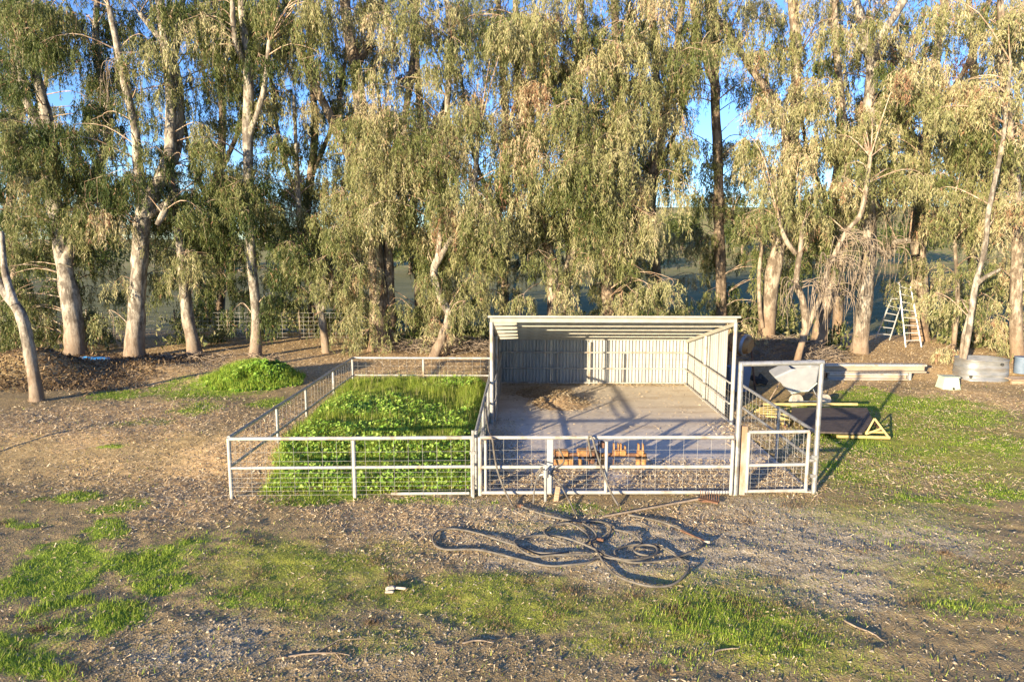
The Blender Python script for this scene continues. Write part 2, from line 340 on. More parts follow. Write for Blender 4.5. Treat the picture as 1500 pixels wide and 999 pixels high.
# ------------------------------------------------------------------ pipe fences and gates
def mesh_wires(mb, a, b, z0, zs, step, zt):   # welded wire between ground points a and b
    a, b = Vector(a), Vector(b); L = (b-a).length; n = max(1, int(L/step))
    for z in zs: mb.tube([a+Vector((0, 0, z)), b+Vector((0, 0, z))], .0028, 3, False)
    for k in range(1, n+1):
        p = a.lerp(b, (k-.5)/n); mb.tube([p+Vector((0, 0, z0)), p+Vector((0, 0, zt))], .0028, 3, False)
ZS = (.06, .14, .22, .30, .39, .48, .70, .87)
def fence(name, label, cat, a, b, posts, m, group=None, zt=1.12, zm=.57, bottom=None, wire=True, zb=0, low=True, rtop=.034, rpost=.033, off=0):
    a, b = Vector((*a, zb)), Vector((*b, zb)); root = thing(name, label, cat, a, group); d = (b-a).normalized(); nrm = Vector((d.y, -d.x, 0))
    Zv = lambda z: Vector((0, 0, z))
    MB().tube([a+Zv(zt), b+Zv(zt)], rtop, 10).build('top_rail', m, root)
    MB().tube([a+Zv(zm), b+Zv(zm)], .029, 10).build('middle_rail', m, root)
    if bottom: 
        L = (b-a).length; MB().tube([a+d*bottom[0]*L+Zv(.06), a+d*bottom[1]*L+Zv(.06)], .029, 10).build('bottom_rail', m, root)
    for f in posts:
        p = a.lerp(b, f); MB().tube([p+Zv(-zb-.05 if low else -.03), p+Zv(zt-.036 if 0 < f < 1 else zt+.02)], rpost, 10).build('post', m, root)
    if wire:
        mb = MB(); mesh_wires(mb, a+nrm*.03, b+nrm*.03, .03, ZS if zb == 0 else [z for z in ZS], .25, zt); mb.build('welded_wire', M['wire'], root)
    return root
fence('pipe_fence', 'white pipe fence along the front of the weedy green pen', 'fence', (-5.40, 11.95), (-.97, 12.13), (0, .51, 1), M['white'], 'pipe rail fences of the pens', bottom=(.66, .985), zt=1.12, rpost=.037)
fence('pipe_fence', 'grey pipe fence slanting back along the left side of the green pen', 'fence', (-5.43, 12.03), (-5.42, 20.98), (.27, .49, .76, 1), M['galv'], 'pipe rail fences of the pens')
fence('pipe_fence', 'white rail fence across the back of the green pen beneath the trees', 'fence', (-5.38, 21.02), (-1.02, 21.02), (.5,), M['white'], 'pipe rail fences of the pens')
fence('pipe_fence', 'grey pipe fence between the green pen and the concrete slab', 'fence', (-.93, 12.48), (-.98, 21.2), (0, .27, .5, .74), M['galv'], 'pipe rail fences of the pens')
fence('pipe_fence', 'grey pipe fence running back from the walk gate to the shed', 'fence', (5.48, 12.58), (5.46, 17.15), (.42,), M['galv'], 'pipe rail fences of the pens')
# long front gate
g = thing('long_pipe_gate', 'long white wire filled gate panel in front of the concrete slab', 'gate', (-.80, 12.13, 0)); Zv = lambda z: Vector((0, 0, z))
A, B = Vector((-.83, 12.13, 0)), Vector((3.82, 12.25, 0))
for z, n in ((1.12, 'top_rail'), (.56, 'middle_rail'), (.07, 'bottom_rail')): MB().tube([A+Zv(z), B+Zv(z)], .034, 10).build(n, M['white'], g)
MB().tube([A+Zv(.02), A+Zv(1.13)], .040, 10).build('upright', M['white'], g); MB().tube([A+Vector((.10, .02, .1)), A+Vector((.10, .02, 1.07))], .027, 8).build('upright', M['white'], g)
p = atZ(805, 725, 0); MB().box((p.x, 12.16, .58), (.115, .075, 1.02), bev=.008).build('flat_upright', M['white'], g)
p = atZ(886, 725, 0); MB().tube([(p.x, 12.11, .1), (p.x, 12.11, 1.07)], .032, 10).build('upright', M['white'], g)
MB().tube([B+Zv(.02), B+Zv(1.07)], .034, 10).build('upright', M['white'], g)
mb = MB(); mesh_wires(mb, A+Vector((.05, .04, 0)), B+Vector((0, .04, 0)), .07, ZS, .247, 1.08); mb.build('welded_wire', M['wire'], g)
p = atZ(694, 724, 0); mb = MB(); mb.box((p.x, 12.08, .6), (.045, .04, 1.34)); mb.box((p.x, 12.08, .85), (.11, .05, .05)); tag(mb.build('post', M['galv']), 'weathered grey steel stake standing between the two front fence panels', 'post')
p = atZ(1085, 722, 0); mb = MB(); mb.box((p.x, 12.36, .63), (.105, .11, 1.36), bev=.012)
tag(mb.build('post', speck('rust_streaked_white_post', (.27, .25, .22), (.36, .34, .31), 6, .8, 0, (1, 1, .4), .3, .004, c3=(.24, .16, .10))), 'squat rust stained square post beside the walk gate', 'post')
# walk gate and its tall frame
g = thing('walkway_frame', 'tall square pipe frame standing over the small walk gate', 'gate frame', (3.98, 12.10, 0))
fl, fr = 3.92, 5.42
MB().tube([(fl, 12.31, -.05), (fl, 12.31, 2.49)], .047, 12).build('post', M['galv'], g); MB().tube([(fr, 12.42, -.05), (fr, 12.42, 2.49)], .047, 12).build('post', M['galv'], g)
MB().tube([(fl-.03, 12.31, 2.47), (fr+.03, 12.42, 2.49)], .047, 12).build('crossbar', M['galv'], g)
mb = MB(); pass
for z in (.35, .72): MB().box((fr-.04, 12.38, z), (.12, .04, .06)).build('hinge', M['galv'], g)
g = thing('walk_gate', 'small wire filled walk gate closed under the tall pipe frame', 'gate', (4.1, 12.06, 0))
a, b = Vector((4.12, 12.30, 0)), Vector((5.25, 12.38, 0))
for z, n in ((1.20, 'top_rail'), (.57, 'middle_rail'), (.07, 'bottom_rail')): MB().tube([a+Zv(z), b+Zv(z)], .032, 10).build(n, M['white'], g)
for q in (a, b): MB().tube([q+Zv(.05), q+Zv(1.20)], .034, 10).build('upright', M['white'], g)
mb = MB(); mesh_wires(mb, a+Vector((0, .035, 0)), b+Vector((0, .035, 0)), .07, ZS+(1.04,), .145, 1.18); mb.build('welded_wire', M['wire'], g)
mb = MB(); mb.box((5.33, 12.39, .65), (.12, .05, .05)); mb.build('latch', M['galv'], g)

# ------------------------------------------------------------------ the shed
sh = thing('livestock_shed', 'open fronted corrugated metal shed with a sloping roof on the slab', 'shed', (2.24, 20, 0))
x0, x1, y0, y1 = -.87, 5.33, 17.32, 22.48; zf, zb_ = 2.63, 1.46
rz = lambda y: zf+(zb_-zf)*(y-y0)/(y1-y0)
for x in (x0, x1): MB().tube([(x, y0, -.03), (x, y0, zf+.04)], .050, 12).build('post', M['white'], sh)
for x in (x0, x1):
    for y in (20.1,): MB().tube([(x, y, 0), (x, y, rz(y)-.03)], .048, 10).build('post', M['white'], sh)
for x in (x0, 2.13, x1): MB().tube([(x, y1-.05, 0), (x, y1-.05, zb_-.02)], .045, 10).build('post', M['white'], sh)
for x in (1.05, 3.25): MB().tube([(x, y1-.06, 0), (x, y1-.06, 1.05)], .028, 8).build('brace_post', M['galv'], sh)
for x in (x0, x1): 
    L = math.hypot(y1-y0, zf-zb_); rot = Matrix.Rotation(math.atan2(zb_-zf, y1-y0), 3, 'X')
    MB().box((x, (y0+y1)/2, (zf+zb_)/2), (.075, L, .10), rot, .006).build('rafter', M['purlin'], sh)
MB().box(((x0+x1)/2, y0-.12, zf+.19), (x1-x0+.18, .05, .055), None, .008).build('fascia', M['purlin'], sh)
pm = None
for k in range(6):
    y = y0+.02+(y1-y0-.1)*k/5+.03
    if pm is None:
        mb = MB(); mb.box((0, 0, 0), (x1-x0+.08, .055, .11), None, .004); mb.box((0, .045, -.058), (x1-x0+.1, .04, .012)); mb.box((0, .045, .06), (x1-x0+.1, .04, .008)); o = mb.build('purlin', M['purlin']); pm = o.data; o.parent = sh
    else: o = link('purlin', pm, sh)
    o.location = Vector(((x0+x1)/2, y, rz(y)+.095))-sh.location
def corr(wd, per, amp, z0, zt0, zt1, nseg=4):       # a ribbed sheet in its own frame, x along, two-sided thickness
    n = int(round(wd/per))*nseg; vs = []
    for s_ in (0, 1):
        for i_ in range(n+1):
            u = i_/n; x = u*wd; y = amp*max(-1, min(1, 1.9*math.cos(2*math.pi*x/per)))+s_*.0015
            vs += [(x, y, z0), (x, y, zt0+(zt1-zt0)*u)]
    m_ = 2*(n+1); fs = [(2*k, 2*k+2, 2*k+3, 2*k+1) for k in range(n)]+[(m_+2*k, m_+2*k+1, m_+2*k+3, m_+2*k+2) for k in range(n)]
    me_ = bpy.data.meshes.new('wall_sheet'); me_.from_pydata(vs, [], fs); me_.materials.append(M['sheet']); return me_
bs = corr(.78, .11142857, .034, .03, 1.56, 1.56, 8)
for k in range(8):
    o = link('wall_sheet', bs, sh); o.location = Vector((x0-.02+k*.782, y1+.045+(k % 2)*.004, 0))-sh.location
ny_ = 5; ys = np.linspace(18.15, 22.5, ny_+1)
for x, sgn in ((x0, -1), (x1, 1)):
    for k in range(ny_):
        ya, yb = ys[k], ys[k+1]; o = link('wall_sheet', corr(yb-ya+.02, .19, .008, .06 if sgn > 0 else .06, rz(ya)+.05, rz(yb)+.05, 4), sh)
        o.rotation_euler = (0, 0, math.pi/2); o.location = Vector((x+sgn*.075+(k % 2)*.004, ya, 0))-sh.location
# roof sheets run down the slope
wr = (x1-x0+.12)/7
rm = corr(wr+.02, .19, .012, 0, math.hypot(y1-y0+.35, zf-zb_), math.hypot(y1-y0+.35, zf-zb_), 4); rm.name = 'roof_sheet'
for k in range(7):
    o = link('roof_sheet', rm, sh); o.rotation_euler = (math.pi/2+math.pi+math.atan2(zf-zb_, y1-y0)*-1, 0, 0)
    o.rotation_euler = (-(math.pi/2+math.atan2(zf-zb_, y1-y0)), 0, 0); o.location = Vector((x0-.06+k*wr, y0-.10, rz(y0-.10)+.185+(k % 2)*.003))-sh.location
for (a, b) in (((x0+.05, y1-.1), (x1-.05, y1-.1)), ((x1-.06, y1-.1), (x1-.06, y0+.05)), ((x0+.08, y1-.1), (x0+.08, y0+.05))):
    for z in (1.10, .56, .08): MB().tube([(*a, z), (*b, z)], .024, 8).build('rail', M['white'], sh)
    mb = MB(); mesh_wires(mb, (*a, 0), (*b, 0), .08, ZS, .25, 1.1); mb.build('welded_wire', M['wire'], sh)

# ------------------------------------------------------------------ hoses on the ground and over the gate
def q(lst, r, lift=0):          # points of the enlarged detail (three to one) laid on the ground
    out = []
    for k, (u, v) in enumerate(lst):
        p = PG(600+u/3, 700+v/3); out.append(Vector((p.x, p.y, p.z+r+.012+(.022 if k % 3 == 1 else 0)+lift)))
    return spline(out, 6)
r = .0165
tag(MB().tube(q([(490, 130), (600, 175), (740, 192), (840, 195), (885, 225), (870, 262), (838, 275)], r), r, 8).build('hose', M['hose']), 'thick dusty hose end curving along the foot of the long gate', 'hose', 'hoses lying on the gravel')
tag(MB().tube(q([(700, 330), (640, 342), (560, 332), (500, 310), (400, 285), (300, 245), (200, 230), (125, 240), (103, 280), (150, 314), (300, 320), (450, 350), (600, 387), (700, 395), (790, 380), (830, 362), (900, 370), (1000, 380), (1150, 370), (1262, 335), (1285, 290), (1200, 235), (1090, 195), (960, 165)], r), r, 8).build('hose', M['hose']),
    'longest grey brown hose with a wide flat loop reaching furthest left', 'hose', 'hoses lying on the gravel')
tag(MB().tube(q([(800, 350), (640, 355), (540, 350), (470, 312), (470, 286), (560, 262), (650, 270), (730, 295), (810, 325), (880, 362), (950, 382), (1030, 370), (1085, 342), (1080, 318), (1030, 308), (985, 322), (1000, 352), (1048, 358)], r, .02), r, 8).build('hose', M['hose']),
    'hose crossing the middle of the tangle and ending in a small tight ring', 'hose', 'hoses lying on the gravel')
tag(MB().tube(q([(690, 300), (625, 280), (592, 250), (620, 222), (700, 212), (770, 240), (790, 280), (770, 305), (760, 318)], r, .01), r*.9, 8).build('hose', M['hose']), 'short hose making the small upper loop of the tangle', 'hose', 'hoses lying on the gravel')
tag(MB().tube(q([(760, 205), (800, 235), (822, 262), (800, 290), (830, 350), (850, 380), (900, 430), (980, 476), (1080, 497), (1165, 482), (1222, 440), (1222, 400), (1170, 355), (1110, 320), (1040, 300), (960, 305), (905, 332), (905, 352)], r, .01), r, 8).build('hose', M['hose']),
    'hose making the large round loop nearest the camera', 'hose', 'hoses lying on the gravel')
tag(MB().tube(q([(890, 228), (980, 260), (1022, 292)], r), r, 8).build('hose', M['hose']), 'short piece of hose between the two right hand loops', 'hose', 'hoses lying on the gravel')
for (u, v, lab) in ((488, 128, 'small rusty hose coupling at the upper left end of the hoses'), (838, 278, 'rusty hose coupling in the middle of the hose tangle')):
    c = PG(600+u/3, 700+v/3); mb = MB(); mb.tube([c+Vector((-.05, .02, .03)), c+Vector((.05, -.02, .03))], [.026, .026], 8); mb.tube([c+Vector((-.01, .005, .03)), c+Vector((.015, -.006, .03))], .034, 8); tag(mb.build('hose_coupling', M['rust']), lab, 'hose coupling')
rp = thing('pipe_wand', 'thin rusty metal wand with a white tip beside the hose loops', 'wand', PG(1030, 796))
MB().tube(q([(1190, 232), (1300, 290)], .014), .014, 8).build('rod', M['rust'], rp); MB().tube(q([(1296, 288), (1316, 298)], .02), .022, 8).build('tip', M['stone'], rp)
# rake
rk = thing('rake', 'old rusty garden rake lying in front of the gate with its tines up', 'rake', PG(960, 745))
a, b = PG(884, 757), PG(1025, 735); MB().tube([a+Zv(.03), b+Zv(.06)], .019, 8).build('handle', M['stick'], rk)
mb = MB(); c = PG(1038, 738); mb.box(c+Zv(.07), (.36, .09, .03), Matrix.Rotation(R(-35), 3, 'Z')); mb.box(c+Vector((-.08, .0, .06)), (.18, .05, .03)); mb.build('head', M['rust'], rk)
for k in range(9):
    u = (k-4)*.042; rot = Matrix.Rotation(R(-35), 3, 'Z'); p = c+rot @ Vector((u, .04, .07)); MB().tube([p, p+Vector((0, .02, .14))], .006, 5).build('tine', M['rust'], rk)
# hoses hung over the gate
def hung(label, pts, r=.020):
    P_ = [(atY(px, py, Yv) if Yv else PG(px, py)+Zv(r+.01)) for px, py, Yv in pts]
    tag(MB().tube(spline(P_, 6), r, 8).build('hose', M['hose']), label, 'hose', 'hoses hung over the gate and fence')
hung('grey hose hung over the left end of the long gate and the divider fence', [(712, 578, 15.6), (712, 600, 14.8), (716, 630, 13.2), (721, 642, 12.04), (724, 664, 12.02), (729, 690, 12.00), (741, 722, 11.93), (752, 745, 0)])
hung('dark hose looped over the top rail near the middle of the gate', [(866, 668, 12.28), (862, 643, 12.18), (867, 640, 12.05), (873, 660, 12.02), (885, 697, 12.00), (897, 725, 11.88), (906, 742, 0)])
hung('thin hose sloping from the middle rail down to the weeds', [(818, 656, 12.18), (826, 676, 12.16), (808, 692, 12.05), (822, 712, 11.98), (836, 738, 11.68), (846, 760, 0)], .015)
# hydrant
hy = thing('yard_hydrant', 'small rusty yard hydrant with a lever standing before the gate', 'hydrant', PG(799, 734)); c = hy.location.copy()
MB().tube([c+Zv(-.03), c+Zv(.46)], .030, 10).build('standpipe', M['galv'], hy); mb = MB(); mb.tube([c+Zv(.46), c+Zv(.60)], .055, 10); mb.tube([c+Zv(.52), c+Vector((-.12, -.02, .5)), c+Vector((-.14, -.02, .44))], .024, 8); mb.build('head', M['galv'], hy)
MB().tube([c+Zv(.60), c+Vector((.03, 0, .68)), c+Vector((-.12, 0, .72))], .014, 6).build('lever', M['galv'], hy)
MB().tube(spline([c+Vector((-.14, -.02, .45)), c+Vector((-.17, -.03, .52)), c+Vector((-.06, -.03, .66)), c+Vector((-.16, -.05, .45)), c+Vector((-.21, -.1, .2)), c+Vector((-.22, -.14, .02))], 5), .014, 6).build('supply_hose', M['hose'], hy)
c = PG(816, 733); mb = MB(); mb.box(c+Zv(.13), (.09, .08, .30), Matrix.Rotation(R(8), 3, 'Y'), .012); tag(mb.build('wood_block', M['wood']), 'short brown wooden block standing beside the yard hydrant', 'wood block')

# ------------------------------------------------------------------ orange axle on the slab
ax = thing('implement_axle', 'faded orange toolbar axle with worn clamps lying on the slab behind the gate', 'farm implement', (2.0, 13.75, .02))
yx = 13.75; XL = lambda px: atY(px, 670, yx).x
mb = MB(); mb.tube([(XL(812), yx, .30), (XL(946), yx, .30)], .042, 10); mb.build('axle', M['rust'], ax)
for px, wd, h, zz in ((822, .30, .20, .12), (822, .30, .12, .33), (854, .24, .14, .34), (836, .10, .28, .14), (850, .06, .22, .12)):
    MB().box((XL(px), yx+.03, zz), (wd, .22, h), Matrix.Rotation(R(random.uniform(-6, 6)), 3, 'Z'), .02).build('clamp', M['orange'], ax)
for px in (902, 912, 938): 
    mb = MB(); mb.box((XL(px), yx, .36), (.14, .16, .12), None, .02); mb.box((XL(px)-.045, yx, .47), (.03, .12, .16), None, .006); mb.box((XL(px)+.045, yx, .47), (.03, .12, .16 if px != 912 else .06), None, .006); mb.build('bracket', M['orange'], ax)
for px in (884, 878, 935, 943): 
    mb = MB(); mb.tube([(XL(px), yx-.02, .02), (XL(px), yx-.02, .34)], .055, 10); mb.tube([(XL(px), yx-.02, .24), (XL(px), yx-.02, .27)], .07, 10); mb.build('shank', M['orange'], ax)
for px, z in ((862, .40), (870, .36), (874, .30), (868, .18), (882, .52), (860, .24)):
    MB().box((XL(px), yx+.02, z), (.09, .18, .12), Matrix.Rotation(random.uniform(-.6, .6), 3, 'Y'), .015).build('clamp', M['rust'], ax)
for px in (862, 876, 898): MB().tube([(XL(px), yx-.08, .12), (XL(px), yx-.08, .62 if px < 890 else .44)], .012, 6).build('bolt', M['rust'], ax)

# ------------------------------------------------------------------ things to the right of the shed
gz = lambda x, y: float(H0(x, y))
# yard cart
c = PG(1185, 592); cr = thing('yard_cart', 'grey poly tub garden cart tipped back on two pale wheels', 'cart', c)
def W(px, py, dy=0): return atY(px, py, c.y+dy)
front = [W(1136, 557, -.3), W(1200, 540, -.35), W(1196, 562, -.25), W(1184, 576, -.15), W(1160, 575, -.1)]
back_ = [p+Vector((.05, .75, .12)) for p in front]; rimf = [W(1136, 552, -.1), W(1158, 541, .2), W(1200, 538, .4)]
vs = [W(1134, 553, -.35), W(1160, 541, -.35), W(1201, 537, -.4), W(1197, 561, -.3), W(1183, 575, -.2), W(1158, 576, -.2)]
vb = [p+Vector((.02, .62, .10)) for p in vs]
mb = MB(); n = 6; mb.add(vs+vb, [tuple(range(n))]+[(k, n+k, n+(k+1) % n, (k+1) % n) for k in (0, 2, 3, 4, 5)]+[tuple(range(2*n-1, n-1, -1))]); o = mb.build('tub', M['plastic'], cr)
sm = o.modifiers.new('bevel', 'BEVEL'); sm.width = .05; sm.segments = 3
MB().tube([vs[5]+Vector((0, -.02, 0)), (vs[5]+vs[4])/2+Vector((0, -.03, .04)), vs[4]+Vector((0, -.02, .05)), vs[3]], .018, 8).build('lip', M['mint'], cr)
for px in (1166, 1207):
    q_ = atY(px, 588, c.y-.1); wh = MB().tube([q_+Vector((-.02, .05, 0)), q_+Vector((.02, -.05, 0))], .22, 20).build('wheel', M['stone'], cr); MB().tube([q_+Vector((-.03, .07, 0)), q_+Vector((.03, -.07, 0))], .06, 10).build('hub', M['galv'], cr)
MB().tube([atY(1166, 588, c.y-.1), atY(1207, 588, c.y-.1)], .018, 8).build('axle', M['galv'], cr)
MB().tube([atY(1166, 588, c.y), atY(1158, 572, c.y)], .016, 6).build('strut', M['galv'], cr); MB().tube([atY(1200, 588, c.y), atY(1190, 568, c.y)], .016, 6).build('strut', M['galv'], cr)
MB().tube([atY(1160, 574, c.y), atY(1142, 560, c.y-.3), atY(1128, 585, c.y-.7)], .018, 8).build('handle', M['wood'], cr)
# yellow framed platform
c = PG(1200, 625); pf = thing('yellow_platform', 'dark board platform in a yellow steel frame lying on the grass', 'platform', c)
zt = .30; bl, br = atZ(1118, 592, zt+.05), atZ(1256, 592, zt+.05); flx, frx = atZ(1168, 640, zt-.12), atZ(1282, 640, zt-.12)
vt = [atZ(1160, 597, zt), atZ(1270, 597, zt), atZ(1279, 616, zt-.05), atZ(1263, 634, zt-.1), atZ(1195, 632, zt-.1), atZ(1158, 612, zt-.05)]
mb = MB(); n = 6; mb.add(vt+[p-Zv(.04) for p in vt], [tuple(range(n-1, -1, -1)), tuple(range(n, 2*n))]+[(k, (k+1) % n, n+(k+1) % n, n+k) for k in range(n)]); mb.build('deck_board', M['board'], pf)
MB().tube([bl, br], .038, 8).build('frame_rail', M['yellow'], pf)
f1, f2 = atZ(1226, 639, .08), atZ(1303, 641, .06); MB().tube([f1, f2], .042, 8).build('frame_rail', M['yellow'], pf); MB().tube([atZ(1226, 632, .14), atZ(1296, 633, .12)], .03, 8).build('frame_rail', M['yellow'], pf)
tp = atY(1281, 613, f2.y+.15)
MB().tube([f2+Vector((-.03, 0, .02)), tp], .028, 8).build('brace', M['yellow'], pf); MB().tube([atZ(1268, 636, .1), tp], .024, 8).build('brace', M['yellow'], pf); MB().tube([(f2+tp)/2, atZ(1268, 636, .1)], .025, 8).build('brace', M['yellow'], pf)
for u, v in (((1150, 600), (1150, 625)), ((1262, 598), (1290, 630))): MB().tube([atZ(*u, .1), atZ(*v, .08)], .03, 8).build('side_rail', M['rust'], pf)
for k, (px, py) in enumerate(((1120, 597), (1116, 601), (1113, 606), (1121, 611), (1129, 617), (1135, 612))):
    a = PG(px-8, py+2); b = PG(px+40, py+random.uniform(-4, 5)); tag(MB().tube([a+Zv(.05+.03*k), b+Zv(.04+.02*k)], .025, 7).build('yellow_pipe', M['yellow']), ('farthest yellow pipe of the heap left of the dark platform', 'second farthest yellow pipe of the heap left of the dark platform', 'yellow pipe reaching furthest left in the heap by the platform', 'third nearest yellow pipe of the heap beside the platform', 'nearest yellow pipe of the heap beside the dark platform', 'yellow pipe lying just behind the nearest one of the heap')[k], 'pipe', 'yellow pipes heaped by the platform')
c = PG(1150, 622); mb = MB(); mb.box(c+Zv(.14), (.28, .08, .26), Matrix.Rotation(.5, 3, 'Y'), .02); mb.box(c+Vector((-.12, 0, .2)), (.06, .06, .4), Matrix.Rotation(-.4, 3, 'Y'), .01); tag(mb.build('bracket', M['yellow']), 'bright yellow bent steel bracket at the corner of the dark platform', 'bracket')
# channel beams
def chan(p, L, h, d, m, label, grp):
    t = thing('steel_channel', label, 'steel beam', p, grp); x, y, z = p
    MB().box((x+L/2, y, z+h/2), (L, .03, h*.72)).build('web', m, t); MB().box((x+L/2, y-.06+.03, z+h-.035), (L, d, .07), None, .008).build('flange', M['white'], t); MB().box((x+L/2, y-.03, z+.03), (L, d, .055), None, .008).build('flange', m, t)
    MB().box((x+L/2, y+.17, z+h/2), (L-.02, .03, h-.02)).build('rear_web', M['rust'], t)
c = PG(1212, 556); zg = gz(c.x, c.y)
chan((c.x, c.y, zg), atY(1327, 556, c.y).x-c.x, .25, .22, M['beamtan'], 'shorter tan steel channel lying on the litter beneath a longer one', 'stacked steel channels')
chan((c.x-.15, c.y+.02, zg+.255), atY(1353, 556, c.y).x-c.x+.15, .29, .26, M['beamtan'], 'longest steel channel with a pale top edge stacked on a shorter one', 'stacked steel channels')
mb = MB(); e = atY(1333, 552, c.y); mb.box((e.x, e.y+.08, zg+.11), (.09, .2, .28), None, .01); tag(mb.build('wood_block', M['plastic']), 'grey block propping the right end of the long steel channel', 'block')
# stock tank
c = PG(1445, 556); tk = thing('stock_tank', 'dented grey galvanised stock tank standing beside the slender gum', 'stock tank', c); zg = gz(c.x, c.y)-.04
rx, ry, hh, n = .84, .60, .72, 48
vs = []; prof = [(1.03, 0), (1.03, .05), (1.0, .06), (1.0, .2), (1.015, .22), (1.0, .24), (.985, .42), (1.0, .44), (.985, .46), (.96, hh-.05), (.985, hh-.03), (.985, hh), (.945, hh), (.94, .06)]
for s_, z in prof:
    for k in range(n):
        a = 2*math.pi*k/n; ca, sa = math.cos(a), math.sin(a); e_ = (abs(ca)**3+abs(sa)**3)**(-1/3)
        dn = 1-.03*math.exp(-((a-4.6)/.35)**2)
        vs.append(c+Vector((rx*s_*ca*e_*dn*.93, ry*s_*sa*e_*dn, 0)) * 1 + Vector((0, .35, zg-c.z+z)))
mb = MB(); mb.add(vs, [(r_*n+k, r_*n+(k+1) % n, (r_+1)*n+(k+1) % n, (r_+1)*n+k) for r_ in range(len(prof)-1) for k in range(n)], True); mb.add(vs[-n:], [tuple(range(n))]); mb.build('tank_wall', M['tank'], tk)
MB().tube([c+Vector((.28, -.26, zg-c.z+.6)), c+Vector((.28, -.31, zg-c.z+.6))], .05, 12).build('drain_plug', M['black'], tk)
MB().tube([c+Vector((-.62, -.14, zg-c.z+.16)), c+Vector((-.65, -.19, zg-c.z+.16))], .055, 12).build('drain_plug', M['black'], tk)
# upturned crate
c = PG(1395, 570); tb = thing('upturned_bin', 'pale green upturned plastic bin in the litter left of the stock tank', 'bin', c); c = c-Zv(.02)
vs = [c+Vector((x*(.29 if z == 0 else .22), .24+y*(.24 if z == 0 else .19), z)) for z in (0, .42) for x, y in ((-1, -1), (1, -1), (1, 1), (-1, 1))]
mb = MB(); mb.add(vs, [(0, 1, 5, 4), (1, 2, 6, 5), (2, 3, 7, 6), (3, 0, 4, 7), (4, 5, 6, 7)]); o = mb.build('bin_body', M['mint'], tb); bv = o.modifiers.new('bevel', 'BEVEL'); bv.width = .03; bv.segments = 2
MB().box(c+Vector((0, .24, .42)), (.50, .44, .035), None, .012).build('bin_base', M['mint'], tb); MB().tube([c+Vector((.04, .01, .07)), c+Vector((.04, -.02, .07))], .035, 10).build('hole', M['dark'], tb)
# boards at the right edge
c = PG(1494, 562); bx = thing('wooden_pallet', 'low brown wooden pallet cut by the right edge behind the stock tank', 'pallet', c)
for k in range(4): MB().box(c+Vector((.3, .05+k*.16, .14)), (1.1, .12, .03)).build('slat', M['wood'], bx)
for y_ in (.05, .53): MB().box(c+Vector((.3, y_, .05)), (1.1, .08, .12)).build('bearer', M['wood'], bx)
c = PG(1503, 556); mb = MB(); mb.tube([c+Vector((.1, .4, .15)), c+Vector((.1, .4, .7))], .22, 16); mb.tube([c+Vector((.1, .4, .68)), c+Vector((.1, .4, .72))], .24, 16); tag(mb.build('bucket', M['bluegrey']), 'blue grey bucket at the right edge of the yard', 'bucket')

# ladder
Yl = PG(1338, 509).y; ld = thing('orchard_ladder', 'tall open aluminium ladder leaning beside the reddish gum trunk', 'ladder', PG(1338, 509))
def A_(px, py, dy=0): return atY(px, py, Yl+dy)
F1, F2, T1, T2 = A_(1327, 511), A_(1350, 509), A_(1317, 414, .5), A_(1334, 420, .5); B1, B2, B3 = A_(1282, 497, 1.6), A_(1303, 498, 1.6), A_(1320, 446, .7)
for a, b in ((F1, T1), (F2, T2)): MB().tube([a, b], .034, 8).build('side_rail', M['alu'], ld)
MB().tube([B1, T1+Vector((-.02, .05, 0))], .034, 8).build('rear_rail', M['alu'], ld); MB().tube([B2, B3], .030, 8).build('rear_rail', M['alu'], ld)
for k in range(8): t = .12+k*.118; MB().tube([F1.lerp(T1, t), F2.lerp(T2, t)], .024, 6).build('rung', M['alu'], ld)
for k in range(7):
    t = .10+k*.125; a = B1.lerp(T1, t); b = B2.lerp(T2+Vector((-.1, 0, 0)), t) if t < .62 else B3.lerp(T1, (t-.62)/.4); MB().tube([a, b], .022, 6).build('rung', M['alu'], ld)

# cement mixer
c = PG(1086, 556); c = Vector((atY(1086, 556, 21.6).x, 21.6, gz(6.9, 21.6))); cm = thing('cement_mixer', 'rusty orange drum mixer tipped over behind the right wall of the shed', 'cement mixer', c)
dx = atY(1084, 503, 21.6); axd = Vector((.55, -.5, -.12)).normalized()
mb = MB(); P_ = [dx+axd*t for t in (-.42, -.36, -.1, .1, .34, .36)]; mb.tube(P_, [.16, .26, .36, .36, .24, .22], 20); mb.build('drum', M['orange'], cm)
MB().tube([dx+axd*.12, dx+axd*.22], .345, 20).build('drum_band', M['galv'], cm)
ring = [dx+axd*.05+(axd.orthogonal().normalized()*math.cos(a)+axd.cross(axd.orthogonal().normalized())*math.sin(a))*.42 for a in np.linspace(0, 2*math.pi, 25)]; MB().tube(ring, .016, 6, False).build('tilt_wheel', M['rust'], cm)
for s_ in (-.35, .35): MB().tube([dx+Vector((s_, 0, -.1)), Vector((c.x+s_*1.3, c.y, c.z))], .03, 8).build('leg', M['rust'], cm)
c2 = atY(1081, 540, 21.0); mb = MB(); z0 = gz(c2.x, 21)
vs = [(c2.x+x*(.26 if z == 0 else .34)*1, 21.0+y*.25, z0+.15+z) for z in (0, .75) for x, y in ((-1, -1), (1, -1), (1, 1), (-1, 1))]; mb.add([Vector(v) for v in vs], [(0, 1, 5, 4), (1, 2, 6, 5), (2, 3, 7, 6), (3, 0, 4, 7), (4, 5, 6, 7), (3, 2, 1, 0)])
tag(mb.build('feed_hopper', M['bluegrey']), 'blue grey sheet metal hopper between the shed wall and the mixer', 'hopper')
